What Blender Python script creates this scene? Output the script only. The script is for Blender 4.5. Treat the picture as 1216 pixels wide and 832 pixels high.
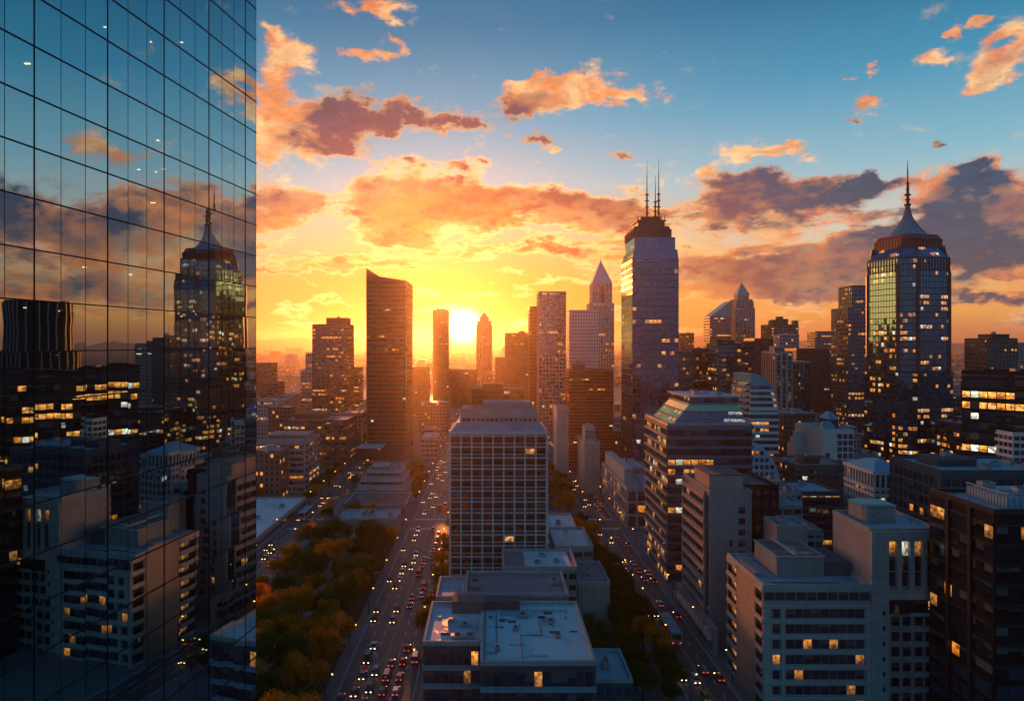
import bpy, math, random
from math import sin, cos, pi, radians, atan2, hypot
for o in list(bpy.data.objects): bpy.data.objects.remove(o)
scene = bpy.context.scene
C = scene.collection
R = random.Random(11)
DENS = 0.000068   # haze density per metre
SUN_AZ, SUN_EL = -5.2, 4.6           # degrees, azimuth from +Y towards +X
F, VX, VY, H = 850.0, 582.0, 408.0, 90.0   # survey of the photograph: focal, street vanishing point, eye height

# ---------------------------------------------------------------- camera
cd = bpy.data.cameras.new('camera'); cam = bpy.data.objects.new('camera', cd); C.objects.link(cam)
cam.location = (0, 0, H); cam.rotation_euler = (pi/2, 0, 0)
cd.sensor_width = 36; cd.lens = F/1216*36
cd.shift_x = (608-VX)/1216; cd.shift_y = -(416-VY)/1216
cd.clip_start = 1; cd.clip_end = 60000
scene.camera = cam

# ---------------------------------------------------------------- render settings
scene.render.engine = 'CYCLES'
cy = scene.cycles
cy.use_denoising = True
cy.max_bounces = 6; cy.diffuse_bounces = 2; cy.glossy_bounces = 4; cy.transmission_bounces = 3
cy.transparent_max_bounces = 8; cy.volume_bounces = 0
cy.caustics_reflective = False; cy.caustics_refractive = False
cy.sample_clamp_indirect = 6
scene.view_settings.view_transform = 'Standard'; scene.view_settings.look = 'None'
scene.view_settings.exposure = 0.0; scene.view_settings.gamma = 1

# ---------------------------------------------------------------- sun lamp
ld = bpy.data.lights.new('sun', 'SUN'); sun = bpy.data.objects.new('sun', ld); C.objects.link(sun)
ld.energy = 4.6; ld.angle = radians(0.6); ld.color = (1.0, 0.27, 0.05)
_az, _el = radians(SUN_AZ), radians(SUN_EL)
from mathutils import Vector
_d = Vector((sin(_az)*cos(_el), cos(_az)*cos(_el), sin(_el)))
sun.rotation_euler = _d.to_track_quat('Z', 'Y').to_euler()

def lin(r, g, b):
    f = lambda c: (c/255/12.92) if c/255 <= .04045 else ((c/255+.055)/1.055)**2.4
    return (f(r), f(g), f(b))

# ---------------------------------------------------------------- node helpers
class NT:
    def __init__(s, nt): s.nt = nt; s.nt.nodes.clear()
    def n(s, t, **k):
        x = s.nt.nodes.new(t)
        for a, b in k.items(): setattr(x, a, b)
        return x
    def link(s, a, b): s.nt.links.new(a, b)
    def put(s, sock, v):
        if isinstance(v, bpy.types.NodeSocket): s.link(v, sock)
        elif v is not None:
            if hasattr(sock, 'default_value') and sock.type == 'RGBA' and len(v) == 3: v = (*v, 1)
            sock.default_value = v
    def m(s, op, a, b=None, c=None, clamp=False):
        x = s.n('ShaderNodeMath', operation=op); x.use_clamp = clamp
        for i, v in enumerate((a, b, c)):
            if v is not None: s.put(x.inputs[i], v)
        return x.outputs[0]
    def vm(s, op, a, b=None, c=None):
        x = s.n('ShaderNodeVectorMath', operation=op)
        for i, v in enumerate((a, b, c)):
            if v is not None: s.put(x.inputs[i], v)
        return x.outputs[1] if op in ('DOT_PRODUCT', 'LENGTH', 'DISTANCE') else x.outputs[0]
    def scale(s, a, f):
        x = s.n('ShaderNodeVectorMath', operation='SCALE'); s.put(x.inputs[0], a); s.put(x.inputs[3], f); return x.outputs[0]
    def mix(s, f, a, b):
        x = s.n('ShaderNodeMix', data_type='RGBA'); s.put(x.inputs[0], f); s.put(x.inputs[6], a); s.put(x.inputs[7], b); return x.outputs[2]
    def noise(s, v, scale, detail=4, rough=.55, dist=0, dim='3D'):
        x = s.n('ShaderNodeTexNoise', noise_dimensions=dim)
        if v is not None: s.put(x.inputs['Vector'], v)
        x.inputs['Scale'].default_value = scale; x.inputs['Detail'].default_value = detail
        x.inputs['Roughness'].default_value = rough; x.inputs['Distortion'].default_value = dist
        return x.outputs
    def ss(s, v, a, b, c=0., d=1., kind='SMOOTHSTEP'):
        x = s.n('ShaderNodeMapRange', interpolation_type=kind); s.put(x.inputs[0], v)
        for i, q in enumerate((a, b, c, d)): s.put(x.inputs[i+1], q)
        return x.outputs[0]
    def ramp(s, v, stops):
        x = s.n('ShaderNodeValToRGB'); s.put(x.inputs[0], v); e = x.color_ramp.elements
        while len(e) < len(stops): e.new(.5)
        for el, (p, c) in zip(e, stops): el.position = p; el.color = (*c, 1)
        return x.outputs[0]
    def xyz(s, v):
        x = s.n('ShaderNodeSeparateXYZ'); s.put(x.inputs[0], v); return x.outputs
    def comb(s, a, b, c=0.):
        x = s.n('ShaderNodeCombineXYZ')
        for i, v in enumerate((a, b, c)): s.put(x.inputs[i], v)
        return x.outputs[0]

# ---------------------------------------------------------------- sky
def azel(px, py):
    x, y, z = (px-VX)/F, 1.0, (VY-py)/F
    return math.degrees(atan2(x, y)), math.degrees(math.asin(z/math.sqrt(x*x+y*y+z*z)))

world = bpy.data.worlds.new('World'); scene.world = world; world.use_nodes = True
def build_sky():
    t = NT(world.node_tree)
    d = t.n('ShaderNodeTexCoord').outputs['Generated']
    X, Y, Z = t.xyz(d)
    az = t.m('MULTIPLY', t.m('ARCTAN2', X, Y), 57.2958)
    el = t.m('MULTIPLY', t.m('ARCSINE', Z), 57.2958)
    # clear sky by height, warm towards the sun
    e01 = t.m('DIVIDE', el, 90., clamp=True)
    def rp(st): return t.ramp(e01, [(a/90, lin(*c)) for a, c in st])
    far = rp([(0,(176,100,84)),(2.2,(238,164,84)),(4.5,(232,178,116)),(8,(215,206,190)),(13,(132,184,202)),(19,(60,144,180)),(26,(14,94,136)),(45,(8,68,110)),(90,(8,50,90))])
    near = rp([(0,(206,74,4)),(2.2,(218,130,12)),(5,(228,150,36)),(8,(222,178,116)),(12,(176,194,200)),(17,(104,166,196)),(24,(40,120,160)),(40,(16,84,122)),(90,(8,50,90))])
    back = rp([(0,(92,90,108)),(4,(80,108,138)),(9,(58,126,164)),(18,(38,130,170)),(30,(28,120,164)),(45,(16,102,150)),(60,(10,90,138)),(80,(10,82,128)),(90,(10,82,128))])
    daz = t.m('SUBTRACT', az, azel(550, 390)[0]); dele = t.m('SUBTRACT', el, azel(550, 388)[1])
    a2 = t.m('MULTIPLY', daz, daz)
    wn = t.m('POWER', 2.71828, t.m('MULTIPLY', a2, -1/(22.**2)))
    col = t.mix(wn, far, near)
    aabs = t.m('ABSOLUTE', daz)
    col = t.mix(t.ss(aabs, 55, 120), col, back)
    ds = t.m('SQRT', t.m('ADD', a2, t.m('MULTIPLY', t.m('MULTIPLY', dele, dele), 1.6)))
    # clouds
    p = t.comb(az, el)
    dn = t.vm('MULTIPLY', d, (1, 1, 1.9))
    wz = t.noise(dn, 5.5, 3, .6)[1]
    w2 = t.noise(dn, 22., 4, .65)[1]
    p = t.vm('ADD', p, t.vm('MULTIPLY', t.vm('SUBTRACT', wz, (.5, .5, .5)), (9, 4.5, 0)))
    p = t.vm('ADD', p, t.vm('MULTIPLY', t.vm('SUBTRACT', w2, (.5, .5, .5)), (4.2, 2.6, 0)))
    # x, y, half width, half height in photograph pixels, amount, shade (-1 lit .. 1 dark)
    B = [(345,72,30,17,1,-1),(316,45,14,9,.9,-1),(330,115,26,34,1,-.9),(440,10,40,10,.9,-1),(470,22,24,8,.8,-1),
         (428,65,15,8,.9,-1),(462,55,14,8,.9,-1),(385,128,40,16,1,.8),(400,165,46,17,1.1,.9),(455,138,50,15,1.1,1),(530,150,34,10,1,.7),
         (330,175,24,20,.8,-.8),(342,248,40,20,1.2,.4),(318,270,24,14,1,.3),(470,228,40,22,1,.2),(505,250,56,26,1.25,.45),(560,232,44,17,1.1,.45),(588,262,30,12,1,.2),(470,275,34,12,.9,.2),
         (655,230,44,16,1.2,.4),(700,245,44,14,1.1,.4),(740,262,40,18,.9,.4),(682,262,34,12,.8,.1),(700,300,60,14,.8,.3),
         (632,170,24,10,.95,1),(658,182,8,5,.7,-1),(546,196,20,7,.85,.9),(740,184,16,6,.8,.8),(488,190,16,6,.7,.7),
         (612,122,28,15,1.1,.9),(650,118,26,14,1,.2),(628,92,11,8,.8,-1),(690,105,46,14,1.15,-.9),(755,118,36,8,.95,-1),
         (350,328,60,7,.9,.3),(420,320,50,7,.8,.2),(560,300,50,6,.8,.1),(640,298,34,5,.8,.1),(380,365,60,4,.5,.3),(640,335,60,5,.6,.1),(480,345,50,4,.5,.2),
         (912,178,44,9,1.1,-1),(862,208,14,7,.9,-.9),(905,225,50,16,1.1,.85),(870,245,46,14,1,.6),(940,245,60,15,1.1,.95),(985,225,44,12,1,.95),(1030,212,34,8,.9,.95),(850,268,36,9,.9,-.3),(930,270,30,6,.8,-.6),
         (850,305,60,18,1,.25),(930,318,110,24,1.25,.45),(1010,310,80,24,1.2,.6),(860,338,110,12,1.1,.15),(970,345,120,8,1,.3),(1090,295,80,26,1.2,.85),
         (1150,250,66,28,1.25,1),(1210,245,60,30,1.2,1),(1130,215,40,12,1,.9),(1100,205,34,12,1,-.8),(1150,190,24,8,.9,.8),(1082,232,34,8,.8,-.9),(1180,290,60,16,1,.8),
         (1180,348,60,6,1,.8),(1200,318,30,5,.6,-.6),(1195,82,34,15,1.1,-.8),(1212,48,22,18,1.1,-.8),(1165,105,24,7,.8,-.9),(1136,35,12,13,1,-.8),(1108,72,24,7,.85,-.8),(1178,20,18,7,.9,-.7),(1030,115,28,8,1,-.8),(1022,136,16,5,.6,.8),(1028,86,10,4,.7,-.9),(1122,166,10,5,.8,1),(1183,192,7,6,.8,-.8),
         (1330,290,110,60,1.3,-1.3),(1330,200,60,18,1,.8),(1450,250,160,40,1.1,.9),(1520,330,200,24,1.1,.3),(1420,130,100,16,.8,-.5),(1700,200,200,50,1,.8),
         (200,200,90,30,1.1,.3),(120,120,60,30,1,.6),(60,260,120,30,1.1,.4),(-60,150,80,40,1,.7)]
    acc = (0., 0., 0.)
    for i, (bx, by, w, h, a, sh) in enumerate(B):
        if i % 3 == 2: p = t.vm('MULTIPLY_ADD', acc, (1e-7, 1e-7, 0), p)   # keeps the node evaluation in sequence
        ca, ce = azel(bx, by); ca2, ce2 = azel(bx+w, by); _, ce3 = azel(bx, by-h)
        ia, ie = 1/max(ca2-ca, .3)/1.05, 1/max(ce3-ce, .2)/1.05
        q = t.vm('MULTIPLY_ADD', p, (ia, ie, 0), (-ca*ia, -ce*ie, 0))
        g = t.m('POWER', .42, t.vm('DOT_PRODUCT', q, q))
        acc = t.vm('MULTIPLY_ADD', g, (a*1.12, a*sh*1.12, 0), acc)
    S, SH, _ = t.xyz(acc)
    # loose streaks over the rest of the sky
    n1 = t.noise(t.vm('MULTIPLY', d, (1, 1, 5.5)), 7., 5, .6, .2)[0]
    low = t.m('MULTIPLY', t.ss(el, 0, 1.5), t.ss(el, 17, 5))
    streak = t.m('MULTIPLY', t.ss(n1, .47, .64), low)
    S = t.m('MULTIPLY_ADD', streak, .85, S)
    det = t.noise(t.vm('MULTIPLY', d, (1, 1, 1.7)), 17., 6, .62, .3)[0]
    det2 = t.noise(t.vm('MULTIPLY', d, (1, 1, 2.2)), 52., 4, .6, .2)[0]
    nn = t.m('ADD', t.m('MULTIPLY', t.m('SUBTRACT', det, .5), 2.1), t.m('MULTIPLY', t.m('SUBTRACT', det2, .5), .75))
    Dn = t.m('ADD', S, nn)
    alpha = t.ss(Dn, .22, .92)
    thick = t.ss(Dn, .55, 1.45)
    big = t.noise(t.vm('MULTIPLY', d, (1, 1, 1.6)), 9., 3, .6)[0]
    shade = t.m('DIVIDE', SH, t.m('MAXIMUM', S, .35))
    warm = t.m('POWER', 2.71828, t.m('MULTIPLY', ds, -1/17.))
    warm2 = t.ss(warm, .12, .62)
    hi = t.ss(el, 3, 15)
    dark = t.mix(warm2, t.mix(hi, lin(128,64,66), lin(50,58,88)), lin(184,50,6))
    dark = t.mix(t.m('MULTIPLY', t.ss(daz, 16, 32), .85), dark, lin(36,64,94))
    lit = t.mix(warm2, t.mix(t.ss(det, .45, .65), lin(236,138,84), lin(255,198,138)), t.mix(t.ss(det, .42, .62), (1., .42, .05), (1.5, .95, .34)))
    k = t.m('ADD', t.m('MULTIPLY_ADD', shade, .62, .30), t.m('MULTIPLY', t.m('SUBTRACT', thick, .5), .55))
    k = t.m('ADD', k, t.m('MULTIPLY', t.m('SUBTRACT', det2, .5), 1.0))
    k = t.m('ADD', k, t.m('MULTIPLY', t.m('SUBTRACT', big, .5), 1.9))
    k = t.m('ADD', k, t.m('MULTIPLY', t.m('SUBTRACT', det, .52), 1.5), clamp=True)
    cl = t.mix(k, lit, dark)
    rim = t.m('MULTIPLY', t.m('MULTIPLY', t.ss(Dn, .25, .6), t.ss(Dn, 1.0, .6)), t.m('MULTIPLY', warm2, .75))
    cl = t.mix(rim, cl, (1.5, .92, .30))
    cl = t.scale(cl, t.m('MULTIPLY_ADD', t.ss(det2, .3, .7), .34, .84))
    cl = t.mix(t.ss(aabs, 60, 120), cl, t.vm('MULTIPLY', cl, (.30, .36, .5)))
    alpha = t.m('MULTIPLY', alpha, t.ss(el, .2, 1.6))
    col = t.mix(t.m('MULTIPLY', alpha, .96), col, cl)
    # the sun's own glow
    g1 = t.m('POWER', 2.71828, t.m('MULTIPLY', t.m('MULTIPLY', ds, ds), -1/(1.05**2)))
    g2 = t.m('POWER', 2.71828, t.m('MULTIPLY', ds, -1/4.2))
    g3 = t.m('POWER', 2.71828, t.m('MULTIPLY', ds, -1/13.))
    col = t.vm('ADD', col, t.scale((1., .82, .42), t.m('MULTIPLY', g1, 14.)))
    col = t.vm('ADD', col, t.scale((1., .50, .10), t.m('MULTIPLY', g2, .62)))
    col = t.vm('ADD', col, t.scale((.30, .10, .0), t.m('MULTIPLY', g3, .25)))
    # added warm glow in the unseen sky at left, brightens left-facing walls
    fill_glow = t.m('POWER', 2.71828, t.m('MULTIPLY', t.m('POWER', t.m('DIVIDE', t.m('ADD', az, 66.), 24.), 2.), -1.))
    fill_glow = t.m('MULTIPLY', fill_glow, t.m('POWER', 2.71828, t.m('MULTIPLY', t.m('MULTIPLY', el, el), -1/120.)))
    col = t.vm('ADD', col, t.scale((1., .36, .07), t.m('MULTIPLY', fill_glow, 7.)))
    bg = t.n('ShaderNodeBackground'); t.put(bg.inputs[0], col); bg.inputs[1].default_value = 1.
    sk = t.n('ShaderNodeTexSky', sky_type='NISHITA'); sk.sun_disc = False
    sk.sun_elevation = radians(SUN_EL); sk.sun_rotation = radians(SUN_AZ); sk.altitude = 90
    bg2 = t.n('ShaderNodeBackground'); t.link(sk.outputs[0], bg2.inputs[0]); bg2.inputs[1].default_value = .006
    ad = t.n('ShaderNodeAddShader'); t.link(bg.outputs[0], ad.inputs[0]); t.link(bg2.outputs[0], ad.inputs[1])
    out = t.n('ShaderNodeOutputWorld'); t.link(ad.outputs[0], out.inputs['Surface'])
build_sky()
world.cycles.sampling_method = 'MANUAL'; world.cycles.sample_map_resolution = 512
# ================================================================ materials
MATS = {}
def material(name):
    m = bpy.data.materials.new(name); m.use_nodes = True; MATS[name] = m
    return m, NT(m.node_tree)
def out(t, sh):
    o = t.n('ShaderNodeOutputMaterial'); t.link(sh, o.inputs['Surface'])
def principled(t, col, rough=.8, metal=0., spec=.3, normal=None):
    p = t.n('ShaderNodeBsdfPrincipled')
    t.put(p.inputs['Base Color'], col); t.put(p.inputs['Roughness'], rough); t.put(p.inputs['Metallic'], metal)
    t.put(p.inputs['Specular IOR Level'], spec)
    if normal is not None: t.link(normal, p.inputs['Normal'])
    return p.outputs[0]
def pos(t): return t.n('ShaderNodeNewGeometry').outputs['Position']

def stone(name, col, var=.25, rough=.85, spec=.25, joints=None):
    """weathered wall or roof surface: blotches, vertical run-off streaks, optional panel joints"""
    m, t = material(name); P = pos(t)
    a = t.noise(P, .09, 4, .6)[0]; b = t.noise(t.vm('MULTIPLY', P, (1, 1, .12)), 1.1, 4, .65)[0]; c = t.noise(P, 2.7, 3, .6)[0]
    f = t.m('MULTIPLY_ADD', t.m('SUBTRACT', a, .5), var*2.2, 1.)
    f = t.m('MULTIPLY_ADD', t.m('SUBTRACT', b, .5), var*1.8, f)
    f = t.m('MULTIPLY_ADD', t.m('SUBTRACT', c, .5), var*.8, f)
    if joints:
        x, y, z = t.xyz(P)
        jz = t.m('LESS_THAN', t.m('FRACT', t.m('DIVIDE', z, joints)), .03)
        jx = t.m('LESS_THAN', t.m('FRACT', t.m('DIVIDE', t.m('ADD', x, y), joints*1.6)), .02)
        f = t.m('MULTIPLY', f, t.m('SUBTRACT', 1., t.m('MULTIPLY', t.m('MAXIMUM', jz, jx), .45)))
    out(t, principled(t, t.scale(col, f), rough, 0, spec)); return m
def roofing(name, col, var=.3):
    m, t = material(name); P = pos(t)
    a = t.noise(P, .16, 5, .65, .6)[0]; b = t.noise(P, 1.6, 4, .7)[0]; c = t.noise(t.vm('MULTIPLY', P, (.12, 2.2, 1)), .8, 2)[0]
    x, y, z = t.xyz(P)
    seam = t.m('LESS_THAN', t.m('FRACT', t.m('DIVIDE', x, 2.9)), .035)
    pud = t.ss(a, .56, .60)
    f = t.m('MULTIPLY_ADD', t.m('SUBTRACT', b, .5), var, 1.)
    f = t.m('MULTIPLY_ADD', t.m('SUBTRACT', c, .5), var*1.2, f)
    f = t.m('MULTIPLY', f, t.m('MULTIPLY_ADD', seam, -.22, 1.))
    f = t.m('MULTIPLY', f, t.m('MULTIPLY_ADD', pud, -.28, 1.))
    out(t, principled(t, t.scale(col, f), t.m('MULTIPLY_ADD', pud, -.35, .7), 0, .4)); return m
def plain(name, col, rough=.5, metal=0., spec=.4, var=.12):
    m, t = material(name)
    f = t.m('MULTIPLY_ADD', t.m('SUBTRACT', t.noise(pos(t), .7, 3)[0], .5), var*2, 1.)
    out(t, principled(t, t.scale(col, f), rough, metal, spec)); return m
def glow(name, col, strength):
    m, t = material(name); e = t.n('ShaderNodeEmission'); t.put(e.inputs[0], col); e.inputs[1].default_value = strength
    out(t, e.outputs[0]); m.cycles.emission_sampling = 'NONE'; return m

def glass(name, tint=(.36, .56, .74), base=(.016, .026, .036), lit=.1, r0=.22, rough=.045, jit=.02, run=5., obj=False, warm=(1., .29, .03), power=.72, frame=.06):
    """window glass: mirror-like with small tilts from pane to pane, some rooms behind it lit.
    UV is in window cells (bay, floor); with obj=True every object is one window"""
    m, t = material(name)
    g = t.n('ShaderNodeNewGeometry')
    uv = t.n('ShaderNodeUVMap').outputs[0]
    u, v, _ = t.xyz(uv)
    oi = t.n('ShaderNodeObjectInfo')
    if obj:
        cell = t.comb(t.m('MULTIPLY', oi.outputs['Random'], 991.), 3.7, 0.)
        rowv = t.comb(t.m('MULTIPLY', oi.outputs['Random'], 917.), 1.3, 0.)
    else:
        fu, fv = t.m('FLOOR', u), t.m('FLOOR', v)
        cell = t.comb(fu, fv, 0.)
        rowv = t.comb(t.m('FLOOR', t.m('DIVIDE', u, run)), fv, 7.)
    w1 = t.n('ShaderNodeTexWhiteNoise', noise_dimensions='3D'); t.link(cell, w1.inputs[0])
    w2 = t.n('ShaderNodeTexWhiteNoise', noise_dimensions='3D'); t.link(rowv, w2.inputs[0])
    r1, r2 = w1.outputs[0], w2.outputs[0]
    # mirror with a small tilt per pane and a slow waviness
    tilt = t.scale(t.vm('SUBTRACT', w1.outputs[1], (.5, .5, .5)), jit)
    wav = t.scale(t.vm('SUBTRACT', t.noise(g.outputs['Position'], .25, 2)[1], (.5, .5, .5)), jit*.9)
    nrm = t.vm('NORMALIZE', t.vm('ADD', t.vm('ADD', g.outputs['Normal'], tilt), wav))
    fr = t.n('ShaderNodeFresnel'); fr.inputs[0].default_value = 1.5; t.link(nrm, fr.inputs[1])
    k = t.m('ADD', t.m('MULTIPLY', fr.outputs[0], 1.1), r0, clamp=True)
    gl = t.n('ShaderNodeBsdfGlossy'); t.put(gl.inputs[0], tint); gl.inputs['Roughness'].default_value = rough; t.link(nrm, gl.inputs['Normal'])
    df = t.n('ShaderNodeBsdfDiffuse')
    r3 = t.xyz(w1.outputs[1])
    vv = t.xyz(t.n('ShaderNodeTexCoord').outputs['Generated'])[2] if obj else t.m('FRACT', v)
    bl = t.m('MULTIPLY', t.m('GREATER_THAN', vv, t.m('MULTIPLY_ADD', r3[2], .9, .25)), t.m('LESS_THAN', r3[0], .55))
    t.put(df.inputs[0], t.mix(bl, t.scale(base, t.m('MULTIPLY_ADD', r1, 1.6, .3)), t.scale((.20, .19, .17), t.m('MULTIPLY_ADD', r1, .8, .3))))
    ms = t.n('ShaderNodeMixShader'); t.link(k, ms.inputs[0]); t.link(df.outputs[0], ms.inputs[1]); t.link(gl.outputs[0], ms.inputs[2])
    sh = ms.outputs[0]
    if lit > 0:
        if obj: on = t.m('GREATER_THAN', r1, 1-lit*.4)
        else:
            rr = t.m('GREATER_THAN', r2, 1-lit*.75); ww = t.m('GREATER_THAN', r1, .42); st = t.m('GREATER_THAN', r1, 1-lit*.10)
            on = t.m('MAXIMUM', t.m('MULTIPLY', rr, ww), st)
        fx, fy = t.m('FRACT', u), t.m('FRACT', v)
        ins = t.m('MULTIPLY', t.m('MULTIPLY', t.m('GREATER_THAN', fx, frame), t.m('LESS_THAN', fx, 1-frame)), t.m('MULTIPLY', t.m('GREATER_THAN', fy, .30), t.m('LESS_THAN', fy, .86)))
        if obj: ins = 1.
        room = t.noise(t.comb(t.m('MULTIPLY', u, 1.1), t.m('MULTIPLY', v, 2.6), t.m('MULTIPLY', r1, 40.)), 1., 3, .7)[0]
        e = t.m('MULTIPLY', t.m('MULTIPLY', t.ss(room, .34, .66, .15, 1.4), t.ss(vv, 0, .9, .45, 1.35)), t.m('MULTIPLY_ADD', t.m('MULTIPLY', r3[0], w2.outputs[0]), 1.0, .35))
        e = t.m('MULTIPLY', t.m('MULTIPLY', on, ins), t.m('MULTIPLY', e, power))
        em = t.n('ShaderNodeEmission'); t.put(em.inputs[0], t.mix(t.m('GREATER_THAN', r3[1], .88), t.mix(r3[1], warm, (1., .46, .10)), (.85, .80, .62))); t.link(e, em.inputs[1])
        ad = t.n('ShaderNodeAddShader'); t.link(sh, ad.inputs[0]); t.link(em.outputs[0], ad.inputs[1]); sh = ad.outputs[0]
    out(t, sh); m.cycles.emission_sampling = 'NONE'; return m

def far_wall(name, col, lit=.08, win=.5):
    """plain wall of a distant block with its window openings; UV in window cells"""
    m, t = material(name)
    u, v, _ = t.xyz(t.n('ShaderNodeUVMap').outputs[0])
    fx, fy = t.m('FRACT', u), t.m('FRACT', v)
    ins = t.m('MULTIPLY', t.m('MULTIPLY', t.m('GREATER_THAN', fx, .5-win/2), t.m('LESS_THAN', fx, .5+win/2)), t.m('MULTIPLY', t.m('GREATER_THAN', fy, .25), t.m('LESS_THAN', fy, .8)))
    w = t.n('ShaderNodeTexWhiteNoise', noise_dimensions='3D'); oi = t.n('ShaderNodeObjectInfo')
    t.link(t.comb(t.m('FLOOR', u), t.m('FLOOR', v), t.m('MULTIPLY', oi.outputs['Random'], 60.)), w.inputs[0])
    f = t.m('MULTIPLY_ADD', oi.outputs['Random'], .9, .55)
    f = t.m('MULTIPLY', f, t.m('MULTIPLY_ADD', t.noise(pos(t), .12, 4)[0], .6, .7))
    c = t.mix(ins, t.scale(col, f), (.02, .022, .028))
    sh = principled(t, c, t.m('MULTIPLY_ADD', ins, -.55, .8), 0, t.m('MULTIPLY_ADD', ins, .5, .25))
    em = t.n('ShaderNodeEmission'); em.inputs[0].default_value = (1, .40, .08, 1)
    t.link(t.m('MULTIPLY', t.m('MULTIPLY', ins, t.m('GREATER_THAN', w.outputs[0], 1-lit*.6)), .9), em.inputs[1])
    ad = t.n('ShaderNodeAddShader'); t.link(sh, ad.inputs[0]); t.link(em.outputs[0], ad.inputs[1])
    out(t, ad.outputs[0]); m.cycles.emission_sampling = 'NONE'; return m

conc = stone('concrete_grey', (.30, .285, .27), joints=3.0)
conc_l = stone('concrete_pale', (.47, .40, .36), .34, joints=3.72)
conc_w = stone('painted_white', (.64, .60, .57), .15)
conc_p = stone('precast_pinkish', (.42, .32, .27), .34, joints=3.2)
conc_d = stone('concrete_dark', (.10, .098, .10), .3)
brown = stone('brown_stone', (.17, .10, .07), .25)
maroon = stone('maroon_granite', (.11, .045, .045), .2, .45, .5)
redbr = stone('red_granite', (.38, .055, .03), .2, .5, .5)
black = plain('black_metal', (.010, .011, .014), .55, 0, .15)
dmetal = plain('dark_metal', (.05, .05, .055), .45, .6)
steel = plain('steel', (.42, .43, .45), .35, .8)
unitm = plain('air_unit_metal', (.34, .35, .36), .5, .3)
teal = plain('green_copper', (.06, .34, .33), .38, .2, .5)
blueroof = plain('blue_grey_metal_roof', (.20, .38, .48), .4, .25, .5)
roof_w = roofing('roof_membrane_white', (.60, .63, .66))
roof_g = roofing('roof_membrane_grey', (.34, .33, .35))
roof_m = roofing('roof_gravel_mauve', (.25, .21, .23))
roof_d = roofing('roof_bitumen', (.09, .09, .10))
roof_b = roofing('roof_membrane_bluish', (.30, .40, .46))
g_dark = glass('glass_dark', lit=.10)
g_lit = glass('glass_dark_with_lit_rooms', lit=.30, power=.72)
g_band = glass('glass_office_bands', (.26, .55, .76), (.02, .036, .05), lit=.42, r0=.16, run=7.)
g_blue = glass('glass_blue', (.20, .50, .76), (.02, .035, .055), lit=.13, r0=.26, run=7., jit=.012, rough=.03)
g_blue2 = glass('glass_blue_lit', (.24, .54, .76), (.02, .035, .055), lit=.34, r0=.26, run=4., power=.8)
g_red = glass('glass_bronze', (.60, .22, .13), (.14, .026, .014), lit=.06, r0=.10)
g_none = glass('glass_unlit', lit=0., r0=.15)
g_win = glass('window_pane', lit=.04, obj=True, r0=.10, jit=.03)
g_win_l = glass('window_pane_some_lit', lit=.14, obj=True, r0=.12, jit=.03)
g_warm = glass('glass_warm_strip', lit=.8, r0=.1, run=3., power=1.)
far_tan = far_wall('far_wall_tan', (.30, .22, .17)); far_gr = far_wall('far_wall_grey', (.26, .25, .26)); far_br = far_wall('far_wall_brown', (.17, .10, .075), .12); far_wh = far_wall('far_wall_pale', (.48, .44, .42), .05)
lampm = glow('lamp_warm', (1, .36, .05), 12.); lampd = glow('downlight_warm', (1, .66, .30), 7.)
redm = glow('lamp_red', (1, .07, .02), 1.5); whitem = glow('headlamp', (1, .56, .22), 7.)

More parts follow.
